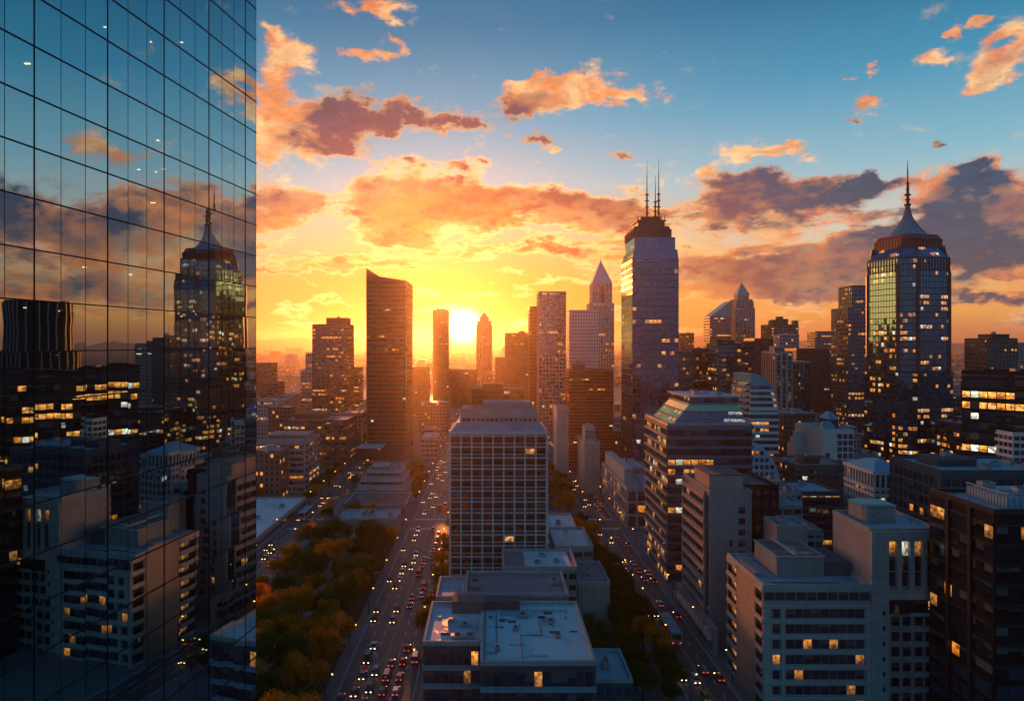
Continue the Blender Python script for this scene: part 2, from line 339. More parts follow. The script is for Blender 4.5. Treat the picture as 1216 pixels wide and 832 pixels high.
# ================================================================ mesh building
class MB:
    def __init__(s): s.v = []; s.f = []; s.uv = []; s.mi = []
    def face(s, pts, uvs=None, mi=0):
        b = len(s.v); s.v += [tuple(p) for p in pts]; s.f.append(tuple(range(b, b+len(pts))))
        s.uv.append(uvs or [(0, 0)]*len(pts)); s.mi.append(mi)
    def prism(s, poly, z0, z1, cell=(3., 3.5), mi=0, top=None, bot=False, poly1=None, v0=0.):
        q = poly1 or poly; n = len(poly)
        for i in range(n):
            a, b = poly[i], poly[(i+1) % n]; c, d = q[(i+1) % n], q[i]
            L = max(1, round(hypot(b[0]-a[0], b[1]-a[1])/cell[0])); u0 = i*37
            va, vb = v0, v0+(z1-z0)/cell[1]
            s.face([(*a, z0), (*b, z0), (*c, z1), (*d, z1)], [(u0, va), (u0+L, va), (u0+L, vb), (u0, vb)], mi)
        t = mi if top is None else top
        s.face([(*p, z1) for p in q], [(p[0]*.3, p[1]*.3) for p in q], t)
        if bot: s.face([(*p, z0) for p in reversed(poly)], None, mi)
        return s
    def box(s, x0, x1, y0, y1, z0, z1, mi=0, **k):
        return s.prism([(x0, y0), (x1, y0), (x1, y1), (x0, y1)], z0, z1, mi=mi, bot=True, **k)
    def rod(s, p, q, r0, r1=None, n=8, mi=0):
        r1 = r0 if r1 is None else r1
        p, q = Vector(p), Vector(q); d = (q-p).normalized(); a = d.orthogonal().normalized(); b = d.cross(a)
        ring = lambda c, r: [c+a*(r*cos(2*pi*i/n))+b*(r*sin(2*pi*i/n)) for i in range(n)]
        A, B_ = ring(p, r0), ring(q, max(r1, .001))
        for i in range(n):
            j = (i+1) % n; s.face([A[i], A[j], B_[j], B_[i]], None, mi)
        s.face(B_, None, mi); s.face(A[::-1], None, mi)
        return s
    def build(s, name, mats, parent=None, smooth=False):
        me = bpy.data.meshes.new(name); o0 = wloc(parent) if parent else Vector((0, 0, 0))
        me.from_pydata([(a-o0.x, b-o0.y, c-o0.z) for a, b, c in s.v], [], s.f)
        uv = me.uv_layers.new(name='UVMap'); flat = [c for f in s.uv for p in f for c in p]
        uv.data.foreach_set('uv', flat)
        for m in (mats if isinstance(mats, (list, tuple)) else [mats]): me.materials.append(m)
        me.polygons.foreach_set('material_index', s.mi)
        if smooth: me.polygons.foreach_set('use_smooth', [True]*len(s.f))
        me.update()
        o = bpy.data.objects.new(name, me); C.objects.link(o)
        if parent: o.parent = parent
        return o
def wloc(o):
    v = Vector((0, 0, 0))
    while o: v += Vector(o.location); o = o.parent
    return v
def tag(o, label=None, cat=None, group=None, kind=None):
    for k, v in (('label', label), ('category', cat), ('group', group), ('kind', kind)):
        if v: o[k] = v
    return o
def thing(name, label, cat, loc=(0, 0, 0), group=None):
    o = bpy.data.objects.new(name, None); C.objects.link(o); o.location = loc; o.empty_display_size = 1
    return tag(o, label, cat, group)
def struct(mb, name, mat): return tag(mb.build(name, mat), kind='structure')
def rect(x0, x1, y0, y1): return [(x0, y0), (x1, y0), (x1, y1), (x0, y1)]
def grow(poly, d):
    n = len(poly); r = []
    for i in range(n):
        p, a, b = Vector(poly[i]), Vector(poly[i-1]), Vector(poly[(i+1) % n])
        e1, e2 = (p-a).normalized(), (b-p).normalized(); n1, n2 = Vector((e1.y, -e1.x)), Vector((e2.y, -e2.x))
        k = (n1+n2); k = k/max(k.dot(n1), .3); r.append(tuple(p+k*d))
    return r
def turn(poly, c, deg):
    a = radians(deg); return [(c[0]+(x-c[0])*cos(a)-(y-c[1])*sin(a), c[1]+(x-c[0])*sin(a)+(y-c[1])*cos(a)) for x, y in poly]
def chamfer(x0, x1, y0, y1, c):
    return [(x0+c, y0), (x1-c, y0), (x1, y0+c), (x1, y1-c), (x1-c, y1), (x0+c, y1), (x0, y1-c), (x0, y0+c)]
def XX(px, D): return (px-VX)/F*D
def ZZ(py, D): return H+(VY-py)/F*D
FOOT = []   # footprints already built on, for the filler blocks

def band_ring(mb, poly, z0, z1, d, mi=0): mb.prism(grow(poly, d), z0, z1, mi=mi, bot=True)
def pier_set(mb, poly, z0, z1, bay, w, d, mi=0, edges=None):
    n = len(poly)
    for i in range(n):
        if edges is not None and i not in edges: continue
        a, b = Vector(poly[i]), Vector(poly[(i+1) % n]); L = (b-a).length; e = (b-a)/L; nn = Vector((e.y, -e.x)); k = max(1, round(L/bay))
        for j in range(k+1):
            c = a+e*(L*j/k); s0, s1 = -w/2, w/2
            if j == 0: s0 = 0
            if j == k: s1 = 0
            p = [c+e*s0+nn*d, c+e*s1+nn*d, c+e*s1-nn*.3, c+e*s0-nn*.3]
            mb.prism([tuple(q) for q in p], z0, z1, mi=mi)
def parapet(root, poly, z, h=1.1, w=.45, mat=None):
    mb = MB(); o, i = grow(poly, .12), grow(poly, -w); n = len(poly)
    for k in range(n):
        a, b, c, d = o[k], o[(k+1) % n], i[(k+1) % n], i[k]
        mb.prism([a, b, c, d], z, z+h, bot=True)
    return mb.build('parapet', mat or conc, root)
def air_unit(root, x, y, z, w=2.4, l=3.4, h=1.7, mat=None):
    mb = MB(); mb.box(x-w/2, x+w/2, y-l/2, y+l/2, z+.25, z+h)
    for sx in (-1, 1): mb.box(x+sx*w*.38-.12, x+sx*w*.38+.12, y-l*.45, y+l*.45, z-.02, z+.25)
    u = mb.build('air_unit', mat or unitm, root)
    f = MB(); k = 2 if l > w*1.2 else 1
    for j in range(k):
        yy = y+(j-(k-1)/2)*l*.48; f.rod((x, yy, z+h), (x, yy, z+h+.22), min(w, l/k)*.40, n=14)
        f.rod((x, yy, z+h+.22), (x, yy, z+h+.25), min(w, l/k)*.12, n=8)
    f.build('fan', dmetal, u)
def duct(root, pts, r=.25, mat=None):
    mb = MB()
    for a, b in zip(pts, pts[1:]): mb.rod(a, b, r, n=6)
    return mb.build('pipe', mat or unitm, root)
def roof_kit(root, poly, z, n=4, pent=None, rm=None, pm=None, h=1.1, seed=0, pmat=None, grid=True):
    """flat roof finish: deck, parapet, plant room, air units, a pipe run"""
    rr = random.Random(seed*7+int(z*10))
    MB().prism(grow(poly, -.3), z, z+.15).build('roof', rm or roof_g, root)
    parapet(root, poly, z, h, mat=pm)
    xs = [p[0] for p in poly]; ys = [p[1] for p in poly]; x0, x1, y0, y1 = min(xs), max(xs), min(ys), max(ys)
    if pent:
        fx0, fx1, fy0, fy1, ph = pent
        a, b, c, d = x0+(x1-x0)*fx0, x0+(x1-x0)*fx1, y0+(y1-y0)*fy0, y0+(y1-y0)*fy1
        mb = MB(); mb.box(a, b, c, d, z+.1, z+ph); pr = mb.build('plant_room', pmat or conc, root)
        mb = MB(); mb.box(a-.25, b+.25, c-.25, d+.25, z+ph, z+ph+.35); mb.build('coping', pm or conc_l, pr)
        mb = MB(); k = int((b-a)/1.1)
        for i in range(max(2, k)): mb.box(a+.5+i*1.1, a+1.1+i*1.1, c-.08, c+.0, z+ph*.25, z+ph*.8)
        mb.build('louvre', dmetal, pr)
        if rr.random() < .7: air_unit(root, (a+b)/2, (c+d)/2, z+ph+.35, 2.2, 3.)
    m = 0; tries = 0
    while m < n and tries < 60:
        tries += 1
        x, y = rr.uniform(x0+2.5, x1-2.5), rr.uniform(y0+2.5, y1-2.5)
        if pent and a-2.5 < x < b+2.5 and c-2.5 < y < d+2.5: continue
        if not inside(poly, x, y, 2.): continue
        if rr.random() < .6: air_unit(root, x, y, z+.15, rr.uniform(1.6, 2.8), rr.uniform(2, 3.8), rr.uniform(1.2, 2))
        else: MB().rod((x, y, z+.1), (x, y, z+rr.uniform(.7, 1.5)), rr.uniform(.2, .5), n=10).build('vent', unitm, root)
        m += 1
    if n > 2:
        y = y0+(y1-y0)*rr.uniform(.3, .7)
        duct(root, [(x0+2, y, z+.5), (x0+(x1-x0)*.4, y, z+.5), (x0+(x1-x0)*.4, y+2.5, z+.5)], .16)
def inside(poly, x, y, m=0.):
    n = len(poly)
    for i in range(n):
        a, b = poly[i], poly[(i+1) % n]; L = hypot(b[0]-a[0], b[1]-a[1]) or 1
        if ((b[0]-a[0])*(y-a[1])-(b[1]-a[1])*(x-a[0]))/L < m: return False
    return True

def tower(name, label, tiers, gm, wm, floor=3.6, bay=3., band=(.9, .25), pier=None, cat=None, roofs=True, split=False, rn=3, pent=(.3, .7, .3, .7, 4.), rm=None, group=None, seed=1, pm=None, core_in=0., base=0.):
    """a high block. tiers = [(footprint, z0, z1)], glass core with slab bands and piers standing proud of it"""
    xs = [p[0] for p in tiers[0][0]]; ys = [p[1] for p in tiers[0][0]]
    cx, cyy = sum(xs)/len(xs), sum(ys)/len(ys)
    FOOT.append((min(xs)-3, max(xs)+3, min(ys)-3, max(ys)+3))
    r = thing(name, label, cat or 'tower', (cx, cyy, base), group)
    gb = MB(); bb = MB(); pb = MB(); nf = 0
    for poly, z0, z1 in tiers:
        gb.prism(poly, z0, z1, cell=(bay, floor), v0=0)
        if band:
            k = 0; z = z0
            while z < z1-.3:
                zt = min(z+band[0], z1)
                if split and nf < 90:
                    q = MB(); band_ring(q, poly, z, zt, band[1]); q.build('floor_band', wm, r); nf += 1
                else: band_ring(bb, poly, z, zt, band[1])
                z += floor
            band_ring(bb, poly, z1-.7, z1+.02, band[1]+.04)
        if pier: pier_set(pb, poly, z0, z1, pier[0], pier[1], pier[2])
    gb.build('glazing', gm, r)
    if bb.f: bb.build('floor_bands' if not split else 'cornice', wm, r)
    if pb.f: pb.build('piers', pm or wm, r)
    if roofs:
        for i, (poly, z0, z1) in enumerate(tiers):
            if i < len(tiers)-1 and tiers[i+1][1] < z1+.5 and len(tiers) > 1: 
                MB().prism(grow(poly, -.2), z1, z1+.12).build('terrace', rm or roof_g, r); parapet(r, poly, z1, .8, mat=wm); continue
            roof_kit(r, poly, z1, rn, pent, rm, wm, seed=seed, pmat=wm)
    return r
# ================================================================ ground, roads, hills
def asphalt(name, base, rough):
    m, t = material(name); P = pos(t)
    a = t.noise(P, .05, 4, .6)[0]; b = t.noise(P, .8, 4, .7)[0]; c = t.noise(t.vm('MULTIPLY', P, (1, .04, 1)), .9, 3, .6)[0]
    f = t.m('MULTIPLY_ADD', t.m('SUBTRACT', a, .5), .8, 1.); f = t.m('MULTIPLY_ADD', t.m('SUBTRACT', b, .5), .5, f); f = t.m('MULTIPLY_ADD', t.m('SUBTRACT', c, .5), .7, f)
    out(t, principled(t, t.scale(base, f), rough, 0, .5)); return m
asph = asphalt('asphalt', (.078, .072, .076), .52)
pave = stone('pavement_slabs', (.17, .16, .155), .25, .7, .3, joints=2.)
grnd = stone('city_ground', (.048, .050, .055), .4)
paint = plain('road_paint', (.75, .73, .68), .6, 0, .3, .3)
ypaint = plain('road_paint_yellow', (.55, .33, .06), .6, 0, .3, .3)
kerbm = stone('kerb_stone', (.28, .27, .26))
grass = stone('grass', (.035, .05, .02), .5)
hillm = stone('hill_ground', (.06, .06, .05), .5)

mb = MB(); mb.face([(-9000, -700, 0), (9000, -700, 0), (9000, 9100, 0), (-9000, 9100, 0)]); struct(mb, 'ground', grnd)
AV = [(-29.5, 10.0, 3), (56.7, 6.6, 2), (-92., 7.2, 2), (152., 6., 1), (-190., 6., 1), (250., 6., 1)]     # avenue centre, half width, lanes each way
CR = [(122, 4.5), (330+28, 6.), (512, 6.5), (700, 6.), (905, 6.), (1200, 7.)]             # cross streets: y, half width
def clear_of_av(x): return all(abs(x-a) > w for a, w, _ in AV)
YR0, YR1 = 60., 2600.
mb = MB()
for i, (a, w, l) in enumerate(AV): mb.box(a-w, a+w, YR0, YR1, -.2, .02)
struct(mb, 'avenue_road', asph)
mb = MB()
xs = sorted([(a-w, a+w) for a, w, _ in AV])
segs = []; px_ = -420.
for a, b in xs: segs.append((px_, a)); px_ = b
segs.append((px_, 620.))
for y, w in CR:
    for a, b in segs: mb.box(a, b, y-w, y+w, -.2, .02)
struct(mb, 'cross_street_road', asph)
# pavements: each block raised by a kerb
ys = [YR0]; 
for y, w in CR: ys += [y-w, y+w]
ys.append(YR1)
pv = MB(); kb = MB()
for (a, b) in segs:
    for k in range(0, len(ys), 2):
        c, d = ys[k], ys[k+1]
        pv.box(a+.3, b-.3, c+.3, d-.3, -.1, .15)
        kb.box(a, a+.3, c, d, -.1, .165); kb.box(b-.3, b, c, d, -.1, .165); kb.box(a+.3, b-.3, c, c+.3, -.1, .165); kb.box(a+.3, b-.3, d-.3, d, -.1, .165)
struct(pv, 'pavement', pave); struct(kb, 'kerb', kerbm)
# painted markings
mk = MB(); my = MB()
for a, w, l in AV:
    lw = (w-.4)/l
    for k in range(0, len(ys), 2):
        c, d = ys[k]+7, ys[k+1]-7
        my.box(a-.28, a-.12, c, d, .020, .0265); my.box(a+.12, a+.28, c, d, .020, .0265)
        for s in (-1, 1):
            for j in range(1, l):
                y = c
                while y < min(d, 900):
                    mk.box(a+s*j*lw-.08, a+s*j*lw+.08, y, y+3, .020, .0265); y += 8
            mk.box(a+s*(w-.25)-.07, a+s*(w-.25)+.07, c, d, .020, .0265)
        if a in (-29.5, 56.7, -92.):
            for yy in (ys[k]+3.2, ys[k+1]-3.2):
                x = a-w+.6
                while x < a+w-.6: mk.box(x, x+.5, yy-1.6, yy+1.6, .020, .0265); x += 1.05
struct(mk, 'lane_markings', paint); struct(my, 'centre_lines', ypaint)
# park lawn, plaza and hills
mb = MB(); mb.box(-82, -43, 130, 326, .1, .22); struct(mb, 'park_lawn', grass)
mb = MB()
for x0, x1, y0, y1 in ((-66, -61, 130, 322), (-82, -43, 214, 218), (-74, -55, 236, 246), (-60, -43, 280, 283)): mb.box(x0, x1, y0, y1, .16+.008*len(mb.f)/6, .235+.008*len(mb.f)/6)
struct(mb, 'park_path', pave)
mb = MB(); rr = random.Random(5); n = 160
for layer, (yy, hh) in enumerate(((8200, 95), (8900, 190))):
    prev = None
    for i in range(n+1):
        x = -8800+17600*i/n; z = hh*(.55+.30*sin(i*.11+layer*2)+.18*sin(i*.31+layer)+.06*rr.random())
        cur = [(x, yy-900, .0+layer), (x, yy-300, z*.55), (x, yy, z), (x, yy+180, 0)]
        if prev:
            for j in range(3): mb.face([prev[j], cur[j], cur[j+1], prev[j+1]])
        prev = cur
tag(mb.build('hills', hillm, smooth=True), kind='structure')

# ================================================================ the air
mb = MB(); mb.box(-8990, 8990, -690, 9090, -1., 222.)
hz = tag(mb.build('haze', None or plain('haze_tmp', (1, 1, 1))), kind='stuff')
hm, t = material('haze_air'); pvn = t.n('ShaderNodeVolumePrincipled')
pvn.inputs['Color'].default_value = (.98, .80, .68, 1); pvn.inputs['Density'].default_value = DENS; pvn.inputs['Anisotropy'].default_value = .84
o_ = t.n('ShaderNodeOutputMaterial'); t.link(pvn.outputs[0], o_.inputs['Volume'])
hz.data.materials.clear(); hz.data.materials.append(hm)
# ================================================================ the mirror-glass tower at the left
def glass_tower():
    a = radians(8.5); e = Vector((sin(a), cos(a))); nrm = Vector((cos(a), -sin(a)))
    E = Vector((-278/F*93, 93.)); L0, FH, PW = 78., 4.0, 2.85       # far corner, length towards the viewer, storey, pane
    n = 26; L0 = n*PW; S = E-e*L0
    W = 38.; ZT = 40*FH-2.6
    z_off = -2.6                                                      # puts a transom at the height of the horizon line
    r = thing('glass_tower', 'huge blue mirror-glass office tower filling the left edge and reflecting the sunset', 'tower', (S.x-nrm.x*W/2, S.y-nrm.y*W/2, 0))
    FOOT.append((-120, -20, -40, 100))
    gm, t = material('tower_mirror_glass')
    g = t.n('ShaderNodeNewGeometry'); uv = t.n('ShaderNodeUVMap').outputs[0]; u, v, _ = t.xyz(uv)
    w = t.n('ShaderNodeTexWhiteNoise', noise_dimensions='3D'); t.link(t.comb(t.m('FLOOR', u), t.m('FLOOR', v), 2.), w.inputs[0])
    tilt = t.scale(t.vm('SUBTRACT', w.outputs[1], (.5, .5, .5)), .006)
    wav = t.scale(t.vm('SUBTRACT', t.noise(g.outputs['Position'], .35, 2)[1], (.5, .5, .5)), .003)
    N = t.vm('NORMALIZE', t.vm('ADD', t.vm('ADD', g.outputs['Normal'], tilt), wav))
    gl = t.n('ShaderNodeBsdfGlossy'); gl.inputs['Roughness'].default_value = .012; t.link(N, gl.inputs['Normal'])
    t.put(gl.inputs[0], t.scale((.80, .95, 1.), t.m('MULTIPLY_ADD', w.outputs[0], .10, .90)))
    tr = t.n('ShaderNodeBsdfTransparent'); tr.inputs[0].default_value = (.35, .45, .5, 1)
    fr = t.n('ShaderNodeFresnel'); fr.inputs[0].default_value = 1.5
    k = t.m('ADD', t.m('MULTIPLY', fr.outputs[0], .9), .54, clamp=True)
    ms = t.n('ShaderNodeMixShader'); t.link(k, ms.inputs[0]); t.link(tr.outputs[0], ms.inputs[1]); t.link(gl.outputs[0], ms.inputs[2]); out(t, ms.outputs[0])
    P = lambda s, d: (S.x+e.x*s+nrm.x*d, S.y+e.y*s+nrm.y*d)
    poly = [P(0, 0), P(L0, 0), P(L0, -W), P(0, -W)]
    for k_ in range(1, 40):
        z0 = z_off+k_*FH; z1 = z0+FH
        if k_ == 1: z0 = 0
        mb = MB()
        mb.face([(*P(0, 0), z0), (*P(L0, 0), z0), (*P(L0, 0), z1), (*P(0, 0), z1)], [(0, k_), (n, k_), (n, k_+1), (0, k_+1)])
        mb.face([(*P(L0, 0), z0), (*P(L0, -W), z0), (*P(L0, -W), z1), (*P(L0, 0), z1)], [(40, k_), (53, k_), (53, k_+1), (40, k_+1)])
        mb.face([(*P(0, -W), z0), (*P(0, 0), z0), (*P(0, 0), z1), (*P(0, -W), z1)], [(60, k_), (73, k_), (73, k_+1), (60, k_+1)])
        mb.build('glass_storey', gm, r)
        if k_ > 1:
            mb = MB(); mb.prism([P(-.1, -.1), P(L0+.09, -.1), P(L0+.09, .07), P(-.1, .07)], z0-.05, z0+.05, bot=True)
            mb.prism([P(L0-.05, -W), P(L0+.11, -W), P(L0+.11, -.1), P(L0-.05, -.1)], z0-.08, z0+.08, bot=True)
            mb.build('transom', black, r)
    ml = MB()
    for i in range(n+1):
        big = (i % 3 == 1); d = .05 if big else .02; hw = .034 if big else .014
        ml.prism([P(i*PW-hw, -.08), P(i*PW+hw, -.08), P(i*PW+hw, d), P(i*PW-hw, d)], 0, ZT)
    for i in range(13): ml.prism([P(L0-.1, -W+i*PW), P(L0+.14, -W+i*PW), P(L0+.14, -W+i*PW+.1), P(L0-.1, -W+i*PW+.1)], 0, ZT)
    ml.build('mullions', black, r)
    # floors, core and ceiling lamps behind the glass
    fl = MB()
    for k_ in range(1, 40):
        fl.prism([P(.3, -W+.3), P(L0-.3, -W+.3), P(L0-.3, -.35), P(.3, -.35)][::1] if False else [P(.3, -.35), P(L0-.3, -.35), P(L0-.3, -W+.3), P(.3, -W+.3)][::-1], z_off+k_*FH-.35, z_off+k_*FH-.05, bot=True)
    fl.build('floor_slabs', conc_d, r)
    MB().prism([P(.5, -9.), P(.5, -W+1), P(L0-6, -W+1), P(L0-6, -9.)][::-1], 0, ZT-1).build('core', conc_d, r)
    rr = random.Random(3)
    for _ in range(46):
        k_ = rr.choice(range(16, 36)); s = rr.uniform(26, L0-3); d = -rr.uniform(1.2, 6)
        mb = MB(); q = P(s, d); hw = rr.choice((.08, .14, .22))
        mb.box(q[0]-hw, q[0]+hw, q[1]-.09, q[1]+.09, z_off+k_*FH-.46, z_off+k_*FH-.38); mb.build('ceiling_lamp', lampd, r)
    MB().prism([P(-.2, .2), P(-.2, -W-.2), P(L0+.2, -W-.2), P(L0+.2, .2)][::-1], ZT, ZT+1.2, bot=True).build('roof', dmetal, r)
glass_tower()
# ================================================================ foreground buildings
def wins(root, mbfn, cells, gm, rest=None, limit=100):
    """cells = list of (x0,x1,y0,y1,z0,z1) thin boxes; the first 100 are windows of their own, the rest one part"""
    for c in cells[:limit]:
        mb = MB(); x0, x1, y0, y1, z0, z1 = c; mb.box(x0, x1, y0, y1, z0, z1); fx(mb, c); mb.build('window', gm, root)
    if cells[limit:]:
        mb = MB()
        for c in cells[limit:]: mb.box(*c); fx(mb, c)
        tag(mb.build('window', g_win, root), kind='stuff')
def fx(mb, c):
    for i in range(len(mb.uv)-6, len(mb.uv)):
        if len(mb.uv[i]) == 4: mb.uv[i] = [(c[0]*.7+c[2]*.3, c[4]*.3), (c[1]*.7+c[3]*.3+.5, c[4]*.3), (c[1]*.7+c[3]*.3+.5, c[5]*.3), (c[0]*.7+c[2]*.3, c[5]*.3)]

def low_white_roof():
    x0, xm, x1, ya, yb, yc, z = -15., -2., 22.2, 160., 150., 185., 22.6
    r = thing('office_building', 'wide office block at the bottom centre with a big pale flat roof', 'building', (4, 168, .15))
    FOOT.append((x0-2, 36, 148, 190))
    MB().prism([(xm, yb), (x1, yb), (x1, yc), (x0, yc), (x0, ya), (xm, ya)], 0, z).build('wall', conc_d, r)
    cells = []
    rows = [(z-4.3, z-1.3), (z-8.4, z-5.4), (z-12.4, z-9.4), (z-16.4, z-13.4)]
    for za, zb in rows:
        k = 13; w = (x1-xm-1.2)/k
        for i in range(k): cells.append((xm+.6+i*w+.09, xm+.6+(i+1)*w-.09, yb-.05, yb+.1, za, zb))
        k = 7; w = (xm-x0-1.2)/k
        for i in range(k): cells.append((x0+.6+i*w+.09, x0+.6+(i+1)*w-.09, ya-.05, ya+.1, za-.0, zb))
    wins(r, None, cells, g_win_l, limit=90)
    sl = MB()
    for za, zb in rows:
        sl.box(xm-.1, x1+.12, yb-.45, yb+.02, za-1.1, za-.75); sl.box(x0-.12, xm-.1, ya-.45, ya+.02, za-1.1, za-.75)
        sl.box(xm-.05, x1+.1, yb-.25, yb+.02, za-.75, za-.02, mi=1); sl.box(x0-.1, xm-.1, ya-.25, ya+.02, za-.75, za-.02, mi=1)
    sl.build('spandrels', [conc_l, blueroof], r)
    for za, zb in rows:
        mb = MB()
        for i in range(9): mb.box(x1-.05, x1+.04, yb+2+i*3.6, yb+4.8+i*3.6, za, zb)
        mb.build('side_windows', g_dark, r)
    MB().prism([(xm+.3, yb+.3), (x1-.3, yb+.3), (x1-.3, yc-.3), (x0+.3, yc-.3), (x0+.3, ya+.3), (xm+.3, ya+.3)], z, z+.15).build('roof', roof_w, r)
    parapet(r, [(xm, yb), (x1, yb), (x1, yc), (x0, yc), (x0, ya), (xm, ya)], z, 1.0, .5, conc_l)
    MB().box(xm-.3, xm+.3, ya+.2, yc-8, z+.1, z+1.3).build('dividing_wall', conc_l, r)
    MB().box(x0+5.5, xm-3.6+4, yc-6.5, yc-1, z+.1, z+3.2).build('plant_room', stone('ribbed_cladding', (.16, .13, .12)), r)
    MB().box(xm+.6, xm+9.5, yc-4.5, yc-.6, z+.1, z+2.6).build('plant_room', conc_d, r)
    MB().box(x0+3.5, xm-1.2, ya+6, ya+14, z+.12, z+.5).build('roof_step', roof_b, r)
    for x, y, w, l in ((-7.5, 163.5, 3, 1.6), (-4.6, 163.6, 2.4, 1.6), (-6, 170, 2, 1.2), (-9.5, 172.5, 1.4, 1.4), (8, 176, 3, 1.4), (14.5, 172, 1.6, 1.4), (6, 168, 1.5, 1.0), (15.5, 164, 1.1, 1.1), (1.6, 157, 1.2, .8)): air_unit(r, x, y, z+.15, w, l, .95)
    rq = random.Random(9)
    for i in range(16):
        x, y = rq.uniform(x0+2, x1-2), rq.uniform(163, yc-5)
        if abs(x-xm) < 1.5: continue
        w_, l_ = rq.uniform(.5, 2.6), rq.uniform(.4, 1.4); MB().box(x, x+w_, y, y+l_, z+.14, z+.15+rq.uniform(.05, .5)).build('roof_hatch', rq.choice((unitm, dmetal, conc_d)), r)
    for i in range(7):
        x, y = rq.uniform(xm+1, x1-6), rq.uniform(152, 178); MB().box(x, x+rq.uniform(2, 5), y, y+rq.uniform(1, 4), z+.15, z+.165+i*.004).build('roof_patch', rq.choice((roof_g, roof_b)), r)
    rl = MB()
    for i in range(24): rl.rod((xm+1+i*1., yb+1.2, z+.1), (xm+1+i*1., yb+1.2, z+1.2), .03, n=4)
    rl.rod((xm+1, yb+1.2, z+1.2), (x1-1, yb+1.2, z+1.2), .035, n=4); rl.build('railing', steel, r)
    duct(r, [(xm+.9, 152, z+.4), (xm+.9, 180, z+.4), (x1-3, 180, z+.4)], .16, unitm)
    duct(r, [(7, 152, z+.35), (7, 165, z+.35), (12, 165, z+.35), (12, 174, z+.35)], .09, dmetal)
    duct(r, [(1.5, 161, z+.35), (1.5, 178, z+.35)], .1, dmetal)
    for i in range(5): MB().rod((3+i*4, 179-(i % 2)*9, z+.1), (3+i*4, 179-(i % 2)*9, z+.9), .22, n=9).build('vent', unitm, r)
low_white_roof()

def simple_low(name, label, x0, x1, y0, y1, z, wm, rm, win=None, seed=1, n=4, pent=None, gm=None, ph=1.0, tower_like=None, pm=None):
    r = thing(name, label, 'building', ((x0+x1)/2, (y0+y1)/2, .15)); FOOT.append((x0-2, x1+2, y0-2, y1+2))
    MB().box(x0, x1, y0, y1, 0, z).build('wall', wm, r)
    if win:
        fh, wh, bay = win; k = max(1, int((z-1.2)/fh))
        for j in range(k):
            zb = z-1.2-j*fh; mb = MB()
            m = max(1, int((x1-x0)/bay)); w = (x1-x0)/m
            for i in range(m): mb.box(x0+i*w+.3, x0+(i+1)*w-.3, y0-.05, y0+.1, zb-wh, zb)
            m = max(1, int((y1-y0)/bay)); w = (y1-y0)/m
            sx = x1 if (x0+x1) < 0 else x0
            for i in range(m): mb.box(sx-.05, sx+.05, y0+i*w+.3, y0+(i+1)*w-.3, zb-wh, zb)
            mb.build('window_row', gm or g_dark, r)
    roof_kit(r, rect(x0, x1, y0, y1), z, n, pent, rm, pm or conc_l, ph, seed, wm)
    return r
simple_low('annex_building', 'small dark annex with a pale flat roof beside the big roof at the bottom centre', 25.2, 33.8, 170, 187, 9.5, conc_d, roof_b, (3.6, 1.8, 2.), 2, 2)
simple_low('flat_roof_building', 'mauve-roofed low block between the big pale roof and the white lattice tower', -6.8, 21.0, 191.5, 211, 22.2, conc, roof_m, (3.6, 1.7, 2.6), 3, 2)
simple_low('stair_block', 'narrow pale blue roof slab left of the mauve flat roof', -14.6, -7.3, 192.5, 209, 21.2, conc_d, roof_b, (3.6, 1.7, 2.), 5, 0)
b = simple_low('flat_roof_building', 'low block with a white roof panel and mauve edge at the lattice tower foot', 4., 27.0, 222, 241.5, 20., conc_p, roof_m, (3.6, 1.6, 2.6), 4, 0)
MB().box(11, 25.4, 223.2, 240, 20.16, 20.5).build('roof_panel', roof_w, b)
for x, y in ((17, 234), (15, 227), (21, 228)): air_unit(b, x, y, 20.5, 2, 1.4, .9)
simple_low('flat_roof_building', 'lower mauve block with a blank wall stepping down toward the right avenue', 27.6, 37.5, 224, 246, 14.5, conc_p, roof_m, None, 6, 1)
simple_low('flat_roof_building', 'small white-roofed block right of the lattice tower', 22.5, 36., 250, 276, 18.5, conc_p, roof_w, (3.6, 1.6, 3), 7, 2)
simple_low('shop_building', 'small pink-roofed block with lit shop windows behind the white-roofed ones', 24, 36, 292, 322, 13, conc_p, roof_w, (4., 2., 2.6), 8, 1, gm=g_warm)

